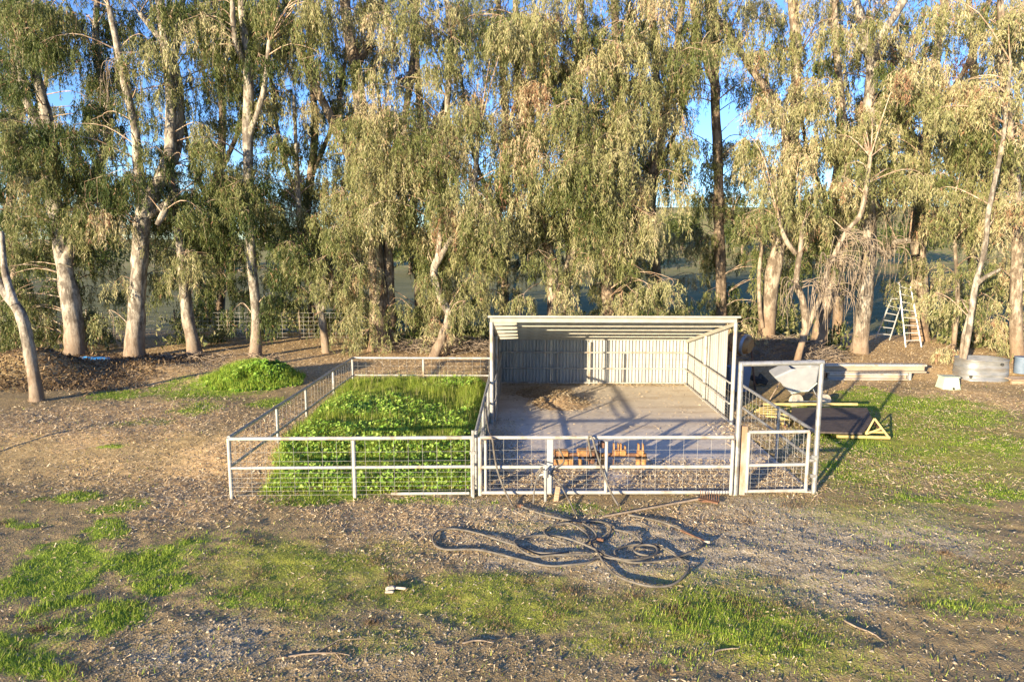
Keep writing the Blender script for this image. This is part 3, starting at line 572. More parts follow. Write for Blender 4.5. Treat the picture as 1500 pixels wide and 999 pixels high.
c2 = PG(1108, 566); mb = MB(); mb.tube([c2+Zv(.1), c2+Vector((.15, .1, .35)), c2+Vector((.4, .2, .12))], .07, 8); mb.box(c2+Vector((.1, .1, .2)), (.5, .3, .18), Matrix.Rotation(.3, 3, 'Y'), .03); tag(mb.build('scrap_engine', M['black']), 'black greasy machine scrap on the ground right of the shed', 'scrap')
# blue tarp
a, b = atY(99, 533, 24.5), atY(160, 533, 24.5); u_, v_ = np.meshgrid(np.linspace(0, 1, 46), np.linspace(0, 1, 20)); tx = a.x+(b.x-a.x)*u_+.08*np.sin(v_*7); ty = a.y-.05+.50*v_+.06*np.sin(u_*9)
tz = H0(tx, ty)+.03+.10*np.sin(np.pi*np.clip(v_*1.02, 0, 1))**.6*(.45+.9*fbm(u_*7, v_*3, 3))*np.sin(np.pi*np.clip(u_*.96+.03, 0, 1))**.35
i = np.arange(46*20).reshape(20, 46); F = np.stack([i[:-1, :-1], i[:-1, 1:], i[1:, 1:], i[1:, :-1]], -1).reshape(-1, 4)
o = link('tarp', arr_mesh('tarp', np.stack([tx, ty, tz], -1), F, M['blue'])); so_ = o.modifiers.new('solid', 'SOLIDIFY'); so_.thickness = .012; tag(o, 'crumpled blue tarp lying behind the mulch pile under the gums', 'tarp')
mb = MB(); mb.tube([(-12.4, 12.3, -.1), (-12.4, 12.3, 1.1)], .035, 10); mb.tube([(-12.4, 12.3, 1.1), (-12.4, 12.3, 1.13)], .042, 10); tag(mb.build('post', M['galv']), 'lone steel post just off the left edge that throws the long thin shadow', 'post')
# wire fence beyond the trees
wf = thing('field_fence', 'rusty wire mesh field fence strung behind the left hand gum trunks', 'fence', (-14, 30.5, -.1))
Yf = 30.3
for px in (-40, 130, 192, 258, 286, 335, 440, 540): 
    p = atY(px, 500, Yf); z = gz(p.x, Yf); MB().tube([(p.x, Yf, z-.1), (p.x, Yf, z+1.35)], .035, 6).build('post', M['stick'], wf)
mb = MB(); xa, xb = atY(-60, 500, Yf).x, atY(560, 500, Yf).x
for z in (.12, .30, .48, .66, .84, 1.02, 1.22): mb.tube([(x, Yf-.04, gz(x, Yf)+z) for x in np.linspace(xa, xb, 12)], .007, 3, False)
for x in np.arange(xa, xb, .24): mb.tube([(x, Yf-.04, gz(x, Yf)+.1), (x, Yf-.04, gz(x, Yf)+1.22)], .007, 3, False)
mb.build('wire_mesh', M['wire'], wf)
# far building
p = atY(440, 352, 230); hz_ = gz(p.x, 230); fb = thing('farm_building', 'pale low farm building far off between the left trees', 'building', (p.x, 230, hz_))
MB().box((p.x, 230, hz_+1.6), (22, 9, 4)).build('wall', M['stucco'], fb); mb = MB(); z = hz_+3.6
mb.add([(p.x-12, 225, z), (p.x+12, 225, z), (p.x+12, 235, z), (p.x-12, 235, z), (p.x-12, 230, z+2), (p.x+12, 230, z+2)], [(0, 1, 5, 4), (2, 3, 4, 5), (3, 0, 4), (1, 2, 5), (3, 2, 1, 0)]); mb.build('roof', M['tile'], fb)
for k in range(5): MB().box((p.x-8+k*4, 225.48, hz_+1.9), (1.4, .08, 1.2)).build('window', M['dark'], fb)

# ------------------------------------------------------------------ trees
BR = []      # (tree index, points, radii)
TREES = []
def tree(label, Y, trunk, forks=(), m='bark_white', base=None, group='eucalyptus trees in the windbreak row'):
    # trunk: (px, py, half width in px, dy) from the base up
    P_ = [atY(px, py, Y+dy) for px, py, hw, dy in trunk]; Rr = [.86*hw*Y/1000 for _, _, hw, _ in trunk]
    g_ = float(H(P_[0].x, Y)); P_[0].z = min(P_[0].z, g_-.1) if P_[0].z > g_-.1 else P_[0].z
    if P_[0].z < g_-.5: P_[0].z = g_-.3
    root = thing('eucalyptus_tree', label, 'tree', (P_[0].x, P_[0].y, g_), group)
    def limb(P__, Rr_, name, n=12, flare=True):
        # carry it on up past the frame
        sp = spline(P__, 6); rr = list(np.interp(np.linspace(0, len(Rr_)-1, len(sp)), range(len(Rr_)), Rr_))
        if flare: 
            for k in range(min(4, len(rr))): rr[k] *= (1.2, 1.1, 1.05, 1.02)[k]
        n_ = n; mb_ = MB(); mb_.tube(sp, rr, n_); V_ = np.array(mb_.v); 
        a_ = np.arctan2(V_[:, 1]-sp[0].y, V_[:, 0]-sp[0].x); wob = (fbm(V_[:, 0]*4+V_[:, 2]*1.3, V_[:, 1]*4+V_[:, 2]*1.1, 3)-.5)
        d_ = np.zeros(len(V_)); 
        for k in range(len(sp)):
            s_ = slice(k*n_, (k+1)*n_); cc = np.array(sp[k]); dv = V_[s_]-cc; V_[s_] = cc+dv*(1+.55*wob[s_])[:, None]
        mb_.v = [tuple(v) for v in V_]
        o = mb_.build(name, M[m if name == 'trunk' or rr[0] > .06 else 'bark_limb'], root)
        at = o.data.attributes.new('low', 'FLOAT', 'POINT'); at.data.foreach_set('value', np.clip(1.1-(V_[:, 2]-g_)/1.6, 0, 1).astype(np.float32))
        return sp, rr
    segs = [limb(P_, Rr, 'trunk')]
    for fk in forks:
        segs.append(limb([atY(px, py, Y+dy) for px, py, hw, dy in fk], [hw*Y/1000 for _, _, hw, _ in fk], 'limb', 8, False))
    TREES.append(dict(root=root, segs=segs, Y=Y, idx=len(TREES))); return root
T = tree
T('slender pale gum leaning in from the left edge nearest the mulch pile', 17.9, [(56, 592, 11, 0), (44, 520, 10, 0), (30, 462, 9, 0), (5, 425, 8, .2), (-25, 370, 7, .5), (-50, 250, 6, 1), (-60, 80, 5, 1.5)], [[(22, 448, 6, 0), (8, 400, 5, .3), (2, 340, 4, .6)]])
T('stout white gum with mottled bark standing behind the blue tarp', 25.8, [(112, 527, 18, 0), (106, 460, 15, 0), (95, 390, 14, .2), (80, 300, 12, .4), (70, 180, 10, .8), (40, 60, 8, 1), (20, -60, 7, 1.2), (10, -200, 3, 1.2)], [[(95, 390, 9, 0), (120, 300, 8, 1), (160, 190, 7, 2), (140, 60, 5, 2.5), (150, -60, 3, 3)], [(72, 200, 6, .8), (40, 150, 5, .6), (25, 60, 4, .4)]])
T('thickest white gum of the left group forking high above a knotted base', 25.5, [(197, 522, 16, 0), (200, 460, 14.5, 0), (205, 370, 13.5, 0), (213, 305, 13, 0), (235, 262, 11, .2), (250, 210, 9, .4), (248, 120, 8, .6), (236, 20, 7, .8), (225, -90, 5, 1), (225, -220, 2.5, 1)],
  [[(212, 300, 9, 0), (203, 255, 7, -.2), (198, 190, 6, -.4), (180, 110, 5, -.5), (160, 10, 4, -.5)], [(238, 262, 8, .2), (262, 210, 6, 1), (258, 100, 5, 1.3), (205, 20, 4, 1.5)], [(215, 320, 5, 0), (245, 300, 5, -.5), (230, 330, 4, -.8)]])
T('leaning two tone gum right of the knotted white trunk', 26.3, [(287, 524, 12, 0), (276, 470, 10, 0), (270, 410, 9, 0), (262, 340, 7.5, 0), (250, 260, 7, .2), (248, 160, 6, .5), (262, 40, 5, .8), (280, -80, 3, 1)])
T('straight narrow gum behind the weedy mound', 25.6, [(373, 525, 10, 0), (376, 470, 8, 0), (370, 400, 7.5, 0), (365, 300, 8, 0), (363, 200, 8, 0), (364, 110, 7.5, 0), (355, 20, 6, 0), (350, -90, 4.5, 0), (350, -230, 2, 0)], [[(363, 100, 5, 0), (345, 60, 4, -.4), (340, 0, 3, -.6)], [(364, 200, 5, 0), (385, 140, 4, -.4), (395, 60, 3, -.6)]])
T('small bushy gum with drooping foliage down to the ground', 26.5, [(478, 512, 7, 0), (470, 460, 6, 0), (450, 400, 5, .2), (440, 330, 5, .5), (435, 240, 4, .5), (430, 140, 3, .5)], [[(470, 460, 4, 0), (490, 400, 3.5, 0), (505, 340, 3, 0)]])
T('massive double trunk gum with shaggy base left of the shed', 27.2, [(556, 507, 18, 0), (554, 440, 15, 0), (548, 360, 13, .2), (540, 270, 12, .3), (531, 190, 11, .4), (522, 110, 10, .4), (508, 30, 9, .4), (500, -60, 7, .4), (500, -200, 3, .4)],
  [[(572, 505, 10, .3), (571, 440, 8, .3), (568, 350, 7, .5), (575, 250, 6, 1), (600, 130, 5, 1.5), (610, 0, 4, 2)], [(540, 280, 7, .3), (505, 215, 7, .2), (480, 165, 6.5, .1), (450, 100, 6, 0), (430, 40, 5, 0), (405, -40, 4, 0)], [(522, 100, 5, .4), (545, 40, 5, .5), (530, -60, 4, .5)]], 'bark_tan')
T('crooked small gum bending back behind the rear pen rail', 25.6, [(634, 517, 9, 0), (648, 492, 8, 0), (658, 462, 7, .1), (645, 435, 6.5, .2), (636, 400, 6.5, .2), (642, 370, 5.5, .2), (650, 280, 5, .3), (655, 160, 5, .5), (660, 60, 5, .7), (652, -30, 4, .8), (645, -160, 2, .8)], [[(636, 395, 5, .2), (655, 360, 4, 0), (690, 300, 4, -.3), (700, 200, 3, -.5)]])
T('fluted orange tan gum with splayed stems behind the left of the shed', 27.0, [(815, 520, 20, 0), (816, 450, 19, 0), (810, 400, 12, 0), (795, 340, 8, .2), (775, 250, 7, .5), (760, 130, 6, .8), (755, 0, 5, 1), (750, -150, 3, 1)],
  [[(824, 460, 9, 0), (818, 410, 7, 0), (806, 375, 6, -.2), (790, 300, 5, -.5), (740, 200, 4, -.8)], [(820, 450, 9, 0), (835, 390, 8, .2), (840, 290, 7, .4), (846, 160, 6, .6), (850, 20, 5, .8), (850, -100, 3, 1)]], 'bark_tan')
T('brown trunk gum with heavy weeping crown above the shed roof', 27.6, [(890, 520, 12, 0), (891, 450, 11.5, 0), (888, 380, 10, 0), (900, 330, 9, 0), (915, 250, 8, .3), (905, 120, 7, .6), (900, 0, 6, .8), (900, -150, 3, 1)], [[(893, 385, 8, 0), (915, 350, 7.5, .1), (935, 315, 7, .2), (960, 240, 6, .4), (985, 120, 5, .6), (1000, 0, 4, .8)]], 'bark_dark')
T('dark slim gum seen against the far field right of the shed roof', 30.5, [(1056, 520, 9, 0), (1056, 420, 9, 0), (1053, 330, 8.5, 0), (1052, 250, 8, 0), (1048, 150, 7.5, 0), (1044, 60, 7, 0), (1035, -40, 6, 0), (1030, -180, 3, 0)], [[(1048, 130, 5, 0), (1025, 60, 5, 0), (1010, -20, 4, 0)], [(1056, 330, 3, 0), (1070, 318, 2.5, 0), (1085, 345, 2, 0)]], 'bark_dark')
T('peach barked gum leaning right with a shattered top', 27.0, [(1122, 475, 14, 0), (1130, 420, 13, 0), (1143, 350, 12, 0), (1155, 280, 10, .2), (1163, 190, 8.5, .4), (1167, 90, 8, .6), (1160, -10, 7, .8), (1155, -150, 3, 1)],
  [[(1152, 280, 6, .2), (1148, 180, 5.5, 0), (1125, 135, 5.5, 0), (1100, 100, 5, 0), (1075, 60, 4.5, 0), (1050, 25, 4, 0), (1020, -40, 3, 0)], [(1117, 480, 3, -.3), (1113, 450, 3, -.3), (1112, 400, 3, -.3), (1118, 350, 2.5, -.4)]], 'bark_tan')
T('grey brown gum leaning right behind the forked sapling', 26.8, [(1195, 492, 13, 0), (1212, 440, 11, 0), (1228, 385, 9, .1), (1240, 300, 7, .3), (1235, 180, 6, .5), (1225, 60, 5, .6), (1220, -80, 3, .6)], [], 'bark_tan')
T('yellowish forked sapling growing out of the brush pile', 24.2, [(1165, 532, 6, 0), (1178, 490, 6, 0), (1187, 470, 5, 0), (1205, 425, 4.5, -.1), (1215, 390, 4, -.1), (1240, 340, 4, -.2), (1262, 310, 4, -.2), (1275, 230, 3, -.3)],
  [[(1180, 480, 5, 0), (1176, 440, 4.5, 0), (1166, 415, 4.5, 0), (1172, 370, 3.5, 0), (1176, 330, 3, 0)], [(1166, 372, 3, 0), (1150, 350, 3, 0), (1140, 320, 2.5, .1)]], 'bark_tan')
T('tall cream gum with bare forked limbs near the ladder', 27.5, [(1260, 503, 13, 0), (1267, 440, 12, 0), (1273, 370, 11, 0), (1272, 280, 11, 0), (1272, 180, 10, 0), (1280, 90, 9.5, 0), (1296, 45, 7, 0), (1312, 20, 6.5, 0), (1330, -20, 6, .1), (1345, -140, 3, .2)],
  [[(1280, 95, 7, 0), (1268, 62, 6, 0), (1262, 30, 5.5, 0), (1250, -20, 5, .1), (1245, -100, 3, .2)], [(1275, 80, 4, 0), (1262, 70, 3.5, 0), (1240, 48, 3, -.1), (1215, 35, 2.5, -.2)], [(1272, 215, 3, 0), (1300, 195, 3, -.3), (1330, 180, 2.5, -.5)], [(1272, 350, 5, .1), (1300, 375, 5, .3), (1308, 365, 5, .3), (1312, 355, 4, .3), (1332, 352, 4, .3)], [(1290, 60, 4, 0), (1318, 70, 3, -.2), (1345, 100, 2.5, -.4)]])
T('reddish shaggy gum directly behind the open ladder', 31.5, [(1346, 492, 15, 0), (1347, 430, 13, 0), (1345, 350, 11, 0), (1352, 270, 9, .2), (1360, 170, 7.5, .4), (1375, 60, 6.5, .6), (1390, -60, 5, .8), (1395, -180, 3, .8)], [[(1350, 280, 5, 0), (1330, 200, 4.5, 0), (1310, 130, 4, 0)], [(1352, 200, 4, 0), (1420, 90, 4, 0), (1450, 0, 3, .2)]], 'bark_tan')
T('slender cream sapling standing left of the stock tank', 23.6, [(1408, 543, 4.2, 0), (1420, 480, 4.4, 0), (1428, 420, 4.4, 0), (1442, 365, 4, 0), (1450, 300, 4, 0), (1470, 200, 3, .2), (1480, 90, 2.5, .3)], [[(1428, 418, 3.5, 0), (1445, 405, 3, -.1), (1465, 395, 2.5, -.2)], [(1408, 545, 3.5, .1), (1410, 500, 3, .2), (1420, 460, 2.5, .3)]], 'bark_white')
T('thin short gum stem hidden in foliage left of the cream sapling', 26.0, [(1396, 512, 4, 0), (1399, 480, 4, 0), (1403, 440, 3.5, 0), (1400, 380, 3, 0), (1395, 300, 2.5, 0)], [], 'bark_tan')
T('bushy gum at the right edge with foliage sweeping low', 25.2, [(1492, 528, 10, 0), (1488, 460, 9, 0), (1490, 360, 8, 0), (1485, 240, 7, 0), (1470, 120, 6, 0), (1465, 0, 5, 0), (1460, -130, 3, 0)], [[(1488, 240, 5, 0), (1510, 160, 4, 0), (1530, 60, 3, 0)]], 'bark_tan')
for k_, (px_, Y_, lab_) in enumerate(((20, 34, 'shaded gum of the rear line seen at the far left'), (320, 35, 'shaded rear gum showing between the two tone and narrow gums'), (455, 34, 'shaded rear gum behind the small bushy gum'), (610, 35, 'shaded rear gum right of the massive double trunk'), (735, 33.5, 'shaded rear gum left of the fluted orange tan gum'), (960, 34, 'shaded rear gum behind the weeping crown over the shed'), (1225, 35, 'shaded rear gum left of the tall cream gum'), (1425, 33.5, 'shaded rear gum behind the slender cream sapling'))):
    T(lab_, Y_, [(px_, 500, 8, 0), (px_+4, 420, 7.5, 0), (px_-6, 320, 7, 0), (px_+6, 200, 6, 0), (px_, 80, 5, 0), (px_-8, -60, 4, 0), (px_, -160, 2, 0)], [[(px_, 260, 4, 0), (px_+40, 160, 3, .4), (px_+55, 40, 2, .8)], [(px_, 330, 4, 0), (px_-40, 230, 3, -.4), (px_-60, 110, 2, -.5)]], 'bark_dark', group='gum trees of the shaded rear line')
T('white trunk gum just beyond the left edge of the picture', 27, [(-70, 520, 13, 0), (-72, 400, 11, 0), (-80, 250, 9, 0), (-70, 80, 7, 0), (-75, -150, 3, 0)])
T('tan gum just beyond the right edge of the picture', 28, [(1590, 515, 13, 0), (1585, 380, 11, 0), (1600, 200, 9, 0), (1590, 0, 6, 0), (1590, -150, 3, 0)], [], 'bark_tan')

# crowns: how much foliage hangs where along the row (13 levels of 40 px from the top of the picture, 30 steps of 50 px)
DM = """855255767755446655667745654334
831643775444565655787345433434
842623763246663678882244435567
744624552258873899882144468687
766733552269884999952244478788
877734551489985899953245786677
888745661499996699853465566567
888756773599997798755279864478
888657786698998898752787533588
757557687787899787753565433589
857566677864898486776655223589
645443468842682535545523121489
200000012683032000000032000068""".split()
assert all(len(r_) == 30 for r_ in DM)
DD = np.array([[int(c_) for c_ in r_] for r_ in DM], float)
def density(px, py):
    fx = np.clip(px/50-.5, 0, 28.999); fy = np.clip(py/40-.5, 0, 11.999); a, b = int(fx), int(fy); u, v = fx-a, fy-b
    return (DD[b, a]*(1-u)+DD[b, a+1]*u)*(1-v)+(DD[b+1, a]*(1-u)+DD[b+1, a+1]*u)*v
segpts = []   # all trunk and limb points
for tr in TREES:
    for si, (sp, rr) in enumerate(tr['segs']):
        for k, p in enumerate(sp):
            segpts.append((p.x, p.y, p.z, tr['idx'], rr[k]))
SP = np.array(segpts)
clumps = []
NCL = 2250; tries = 0
while len(clumps) < NCL and tries < 200000:
    tries += 1
    px = random.uniform(-90, 1590); py = random.uniform(-150, 515)
    d = density(min(max(px, 0), 1499), max(py, 0))/9
    if py < 0: d *= .6
    if px < 0 or px > 1500: d *= .3
    Yc = random.choice((random.uniform(23.6, 27.0), random.uniform(25.0, 30.0), random.uniform(29.5, 36)))
    if py > 330 and Yc < 29.5: Yc = random.uniform(24.6, 27.5)
    if py > 450: Yc = random.uniform(25, 27)
    if random.random() > (d**(1.8 if py > 80 else 1.4) if Yc < 29.5 else min(1, d*1.2+.04)**1.1): continue
    if 1030 < px < 1090 and 200 < py < 480: Yc = random.uniform(30, 31.5)
    p = atY(px, py, Yc)
    dist = (SP[:, 0]-p.x)**2+((SP[:, 1]-p.y)*.8)**2+((SP[:, 2]-(p.z-.2))*.75)**2+np.where(SP[:, 2] > p.z+.9, 1.5, 0)
    k = int(np.argmin(dist))
    if dist[k] > 3.4**2: continue
    if 1268 < px < 1365 and py > 285 and Yc < 29.5: continue
    if py > 330:
        nt_ = np.where((np.abs(SP[:, 2]-p.z) < .9) & (SP[:, 4] > .12) & (SP[:, 1] > p.y-.3) & (np.abs(SP[:, 0]-p.x) < SP[:, 4]+.75))[0]
        if len(nt_) and random.random() < .75: continue
    clumps.append((px, py, p, k))
LEAFN = 1640000
per = {}
for c_ in clumps: per.setdefault(int(SP[c_[3], 3]), []).append(c_)
wts = sum((.55 if c_[1] < 0 else 1) for c_ in clumps); base_n = LEAFN/wts
for ti, cl in per.items():
    tr = TREES[ti]; C0 = []; A0 = []; TN = []; twigs = MB()
    for (px, py, p, k) in cl:
        rad = random.uniform(.30, .85); nl = int(base_n*(.55 if py < 0 else 1)*random.uniform(.6, 1.4)); ns = max(8, nl//34)
        # strand starts in the upper shell of the clump, hanging outward and down
        th = rng.uniform(0, 2*np.pi, ns); rr_ = rad*np.sqrt(rng.random(ns)); up = .55*rad*np.sqrt(np.clip(1-(rr_/rad)**2, 0, 1))*rng.uniform(.2, 1, ns)
        st = np.stack([p.x+rr_*np.cos(th), p.y+rr_*np.sin(th), p.z+up], 1)
        L = rng.uniform(.35, 1.25, ns)*(1.25 if 480 < px < 1000 and 120 < py < 330 else .95 if py < 330 else .9)
        out = np.stack([np.cos(th), np.sin(th)], 1)*rng.uniform(.02, .28, ns)[:, None]+rng.normal(0, .06, (ns, 2))
        m_ = 34; t = np.clip(rng.random((ns, m_)), 0, 1)
        cx = st[:, None, :]+np.stack([out[:, None, 0]*np.sqrt(t), out[:, None, 1]*np.sqrt(t), -L[:, None]*t], -1)+rng.normal(0, .035, (ns, m_, 3))
        C0.append(cx.reshape(-1, 3))
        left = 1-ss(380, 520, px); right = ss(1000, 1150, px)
        ct = .45+.14*random.gauss(0, 1)-.21*float(left)+.06*float(right)+.02  # left crowns greener, and darkened: their deep shadows are put into leaf tone
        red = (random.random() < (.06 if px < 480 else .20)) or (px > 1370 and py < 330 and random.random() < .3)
        ct -= .10 if p.y > 29.5 else 0  # rear clumps darkened: shade behind the front row put into leaf colour
        tn = ct+rng.normal(0, .075, (ns, m_))+rng.normal(0, .05, (ns, 1)); tn = np.where(rng.random((ns, m_)) < .03, .93, tn)
        if red: tn = tn+np.where(rng.random((ns, 1)) < .38, .30, .05)-.02
        TN.append(np.clip(tn, .02, .98).ravel())
        # the little limb that carries it and a few bare strings
        q0 = Vector(SP[k, :3]); top = Vector((p.x, p.y, p.z+.45*rad)); mid = q0.lerp(top, .55)+Vector((random.uniform(-.15, .15), random.uniform(-.15, .15), .22*(top-q0).length*.6))
        twigs.tube(spline([q0, mid, top, top+Vector((random.uniform(-.5, .5), random.uniform(-.6, .3), -.35))], 3), [.030, .026, .023, .020, .017, .014, .011, .009, .007, .005], 4, False)
        for _ in range(2):
            s_ = st[random.randrange(ns)]; twigs.tube([(top.x, top.y, top.z), tuple(s_), (s_[0]+random.uniform(-.12, .12), s_[1]-.05, s_[2]-random.uniform(.4, 1.1))], [.009, .007, .003], 3, False)
    C = np.concatenate(C0); tn = np.concatenate(TN); n = len(C); keep = C[:, 2] > H(C[:, 0], C[:, 1])+.12; C = C[keep]; tn = tn[keep]; n = len(C)
    # leaf: a long narrow blade hanging down
    dr = np.stack([rng.normal(0, .42, n), rng.normal(0, .42, n), -np.ones(n)+rng.normal(0, .25, n)], 1); dr /= np.linalg.norm(dr, axis=1)[:, None]
    sd = np.cross(dr, rng.normal(0, 1, (n, 3))); sd /= np.linalg.norm(sd, axis=1)[:, None]
    Ln = (.09+.19*rng.random(n)**1.3)[:, None]; wd = rng.uniform(.009, .022, n)[:, None]
    V = np.stack([C-sd*wd+dr*Ln*.15, C+sd*wd+dr*Ln*.15, C+dr*Ln*1.05], 1).reshape(-1, 3)
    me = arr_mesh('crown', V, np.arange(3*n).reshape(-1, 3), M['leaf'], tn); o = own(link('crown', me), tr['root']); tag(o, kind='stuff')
    b_ = twigs.build('branches', M['bark_limb'], tr['root']); tag(b_, kind='stuff')
n = 70000; x = rng.uniform(-19, 21, n); y = np.where(rng.random(n) < .45, 29.0, 33.5)+rng.normal(0, .8, n); hgt = .15+1.7*np.clip(fbm(x*.5+3, y*.3, 3)-.38, 0, 1)*2+.4*(y > 31)
z = H(x, y)+hgt*rng.random(n)**.7; k = (fbm(x*.5+3, y*.3, 3) > .42) & ~((x > 13.2) & (x < 18)) & ~((x < -7.2) & (x > -13) & (y < 31)); x, y, z = x[k], y[k], z[k]; n = len(x); C = np.stack([x, y, z], 1)
d1 = rng.normal(0, .07, (n, 3)); d2 = rng.normal(0, .07, (n, 3)); d2[:, 2] += .14
tag(link('undergrowth', arr_mesh('undergrowth', np.stack([C, C+d1, C+d2], 1), np.arange(3*n).reshape(-1, 3), M['leaf'], np.clip(rng.normal(.35, .2, n), 0, 1))), kind='stuff')
# bare hanging strings among the right hand trees
hz_list = [(1150, 380), (1130, 410), (1200, 350), (1235, 400), (1280, 330), (1300, 300), (1330, 330), (1310, 370), (1260, 370), (1180, 430), (1220, 440), (690, 330), (480, 320), (505, 360), (1090, 400), (1420, 330), (1360, 320), (150, 340), (180, 110), (200, 90)]
for ti in (2, 6, 13, 14, 12, 15):
    tr = TREES[ti]; mb = MB()
    for (px, py) in hz_list:
        p = atY(px, py, tr['Y']-.4); i_ = np.argmin((SP[:, 0]-p.x)**2+(SP[:, 2]-p.z)**2)
        if int(SP[i_, 3]) != ti: continue
        for _ in range(16):
            a = Vector(SP[i_, :3])+Vector((random.uniform(-.1, .1), 0, random.uniform(0, .5))); s_ = p+Vector((random.uniform(-.9, .9), random.uniform(-.6, .3), random.uniform(-.2, .5)))
            mb.tube(spline([a, a.lerp(s_, .6)+Zv(.25), s_, s_+Vector((random.uniform(-.3, .3), random.uniform(-.1, .1), -random.uniform(.5, 1.5)))], 4), [.014]*5+[.011]*4+[.008]*3+[.004], 4, False)
    if mb.v: tag(mb.build('hanging_twigs', M['stick'], tr['root']), kind='stuff')

# darker trees and bushes far across the pasture
for k, (px, py, Yd, rw, hh, lab) in enumerate(((130, 340, 105, 6, 7, 'distant low tree glimpsed between the left white trunks'), (1200, 330, 120, 7, 7, 'distant bushy tree behind the forked sapling'), (1330, 330, 125, 7, 8, 'distant tree glimpsed above the open ladder'), (600, 345, 110, 6, 7, 'distant bushy tree right of the double trunk'), (880, 345, 115, 7, 7, 'distant wide tree straight behind the shed roof'), (445, 330, 120, 4.2, 7.5, 'rounded dark tree far off left of the massive double trunk'), (408, 335, 135, 4.5, 8, 'dark far tree above the pasture between the left trunks'), (1090, 300, 150, 5, 8, 'dark far tree on the sunny hill right of the shed'), (1000, 320, 160, 5, 8, 'distant dark tree behind the weeping crown over the shed'), (700, 325, 140, 6, 8, 'distant rounded tree hidden behind the middle gums'), (300, 335, 130, 6, 8, 'distant broad tree behind the two tone gum'))):
    p = atY(px, py, Yd); zg = gz(p.x, Yd); root = thing('distant_tree', lab, 'tree', (p.x, Yd, zg), 'trees far across the pasture')
    MB().tube([(p.x, Yd, zg-.3), (p.x+.2, Yd, zg+hh*.5), (p.x, Yd, zg+hh*.8)], [.35, .25, .1], 8).build('trunk', M['bark_dark'], root)
    n = 3500; u = rng.normal(0, 1, (n, 3)); u /= np.linalg.norm(u, axis=1)[:, None]; rr_ = rng.random(n)**.4*(1+.35*(fbm(u[:, 0]*2+k*3+5, u[:, 2]*2+9, 2)-.5)*2)
    C = np.array([p.x, Yd, zg+hh*.62])+u*rr_[:, None]*np.array([rw, rw, hh*.42]); d1 = rng.normal(0, .28, (n, 3)); d2 = rng.normal(0, .28, (n, 3))
    o = own(link('crown', arr_mesh('crown', np.stack([C, C+d1, C+d2], 1), np.arange(3*n).reshape(-1, 3), M['leaf'], rng.uniform(.02, .3, n))), root); tag(o, kind='stuff')

# ------------------------------------------------------------------ ground litter, stones, grass, weeds
def scatter(n, f, ymin=6.2, ymax=30, pw=1.7):
    # more of them near the camera, as area on the ground shrinks with distance
    u = rng.random(n); y = ymin*(ymax/ymin)**(u**1.0); x = (rng.random(n)*2-1)*(.80*y+.6)+.02*y
    m = np.clip(f(x, y), 0, 1); k = (rng.random(n) < m) & ~((x > -.86) & (x < 5.36) & (y > 12.9) & (y < 22.4)); return x[k], y[k]
def tri_scatter(name, x, y, Lr, wr, tiltr, tone, m, lift=.004, label=None, zoff=0):
    n = len(x); z = H(x, y)+lift+zoff; a = rng.uniform(0, 2*np.pi, n); ti = rng.normal(0, tiltr, n)
    dr = np.stack([np.cos(a)*np.cos(ti), np.sin(a)*np.cos(ti), np.sin(ti)], 1); sd = np.stack([-np.sin(a), np.cos(a), rng.normal(0, .5, n)], 1); sd /= np.linalg.norm(sd, axis=1)[:, None]
    L = rng.uniform(*Lr, n)[:, None]*(.62+.38*ss(8, 15, y))[:, None]; W_ = rng.uniform(*wr, n)[:, None]; C = np.stack([x, y, z+np.abs(np.sin(ti))*L[:, 0]*.5], 1)
    V = np.stack([C-dr*L/2-sd*W_, C-dr*L/2+sd*W_, C+dr*L/2], 1)
    o = link(name, arr_mesh(name, V, np.arange(3*n).reshape(-1, 3), m, tone)); print(name, n); return tag(o, kind='stuff')
def blades(name, x, y, h, wd, lean, tone, m, z=None):
    n = len(x); z = H(x, y) if z is None else z; a = rng.uniform(0, 2*np.pi, n); l = rng.uniform(0, lean, n)
    B_ = np.stack([x, y, z-.01], 1); s_ = np.stack([-np.sin(a), np.cos(a), 0*a], 1)*wd[:, None] if hasattr(wd, 'shape') else np.stack([-np.sin(a), np.cos(a), 0*a], 1)*wd
    tip = B_+np.stack([np.cos(a)*l*h, np.sin(a)*l*h, h], 1)
    o = link(name, arr_mesh(name, np.stack([B_-s_, B_+s_, tip], 1), np.arange(3*n).reshape(-1, 3), m, tone)); return tag(o, kind='stuff')
x, y = scatter(700000, lambda x, y: masks(x, y)['litter']*.60*(.4+1.1*fbm(x*1.3, y*1.3, 3))*(.5+.5*ss(8, 13, y))+.025, 6.3, 31)
tri_scatter('leaf_litter', x, y, (.04, .12), (.005, .011), .28, np.clip(rng.normal(.52, .22, len(x)), 0, 1), M['chip'])
x, y = scatter(110000, lambda x, y: masks(x, y)['gravel']*.8+.06, 6.3, 16)
n = len(x); s_ = rng.uniform(.004, .013, n)*(1+rng.random(n)**8*1.5); z = H(x, y)+s_*.2; a = rng.uniform(0, 2*np.pi, n); C = np.stack([x, y, z], 1)
ring = [C+np.stack([np.cos(a+k*np.pi/2+.3)*s_*rng.uniform(.7, 1.4, n), np.sin(a+k*np.pi/2)*s_*rng.uniform(.7, 1.3, n), -s_*.3], 1) for k in range(4)]
top = C+np.stack([rng.normal(0, .2, n)*s_, rng.normal(0, .2, n)*s_, s_*rng.uniform(.5, .9, n)], 1)
V = np.stack(ring+[top], 1).reshape(-1, 3); b_ = np.arange(n)[:, None]*5; F = np.stack([b_+np.array([k, (k+1) % 4, 4]) for k in range(4)], 1).reshape(-1, 3)
tag(link('gravel_stones', arr_mesh('gravel_stones', V, F, M['pebble'], np.repeat(np.clip(rng.normal(.5, .22, n), 0, 1), 4))), kind='stuff')
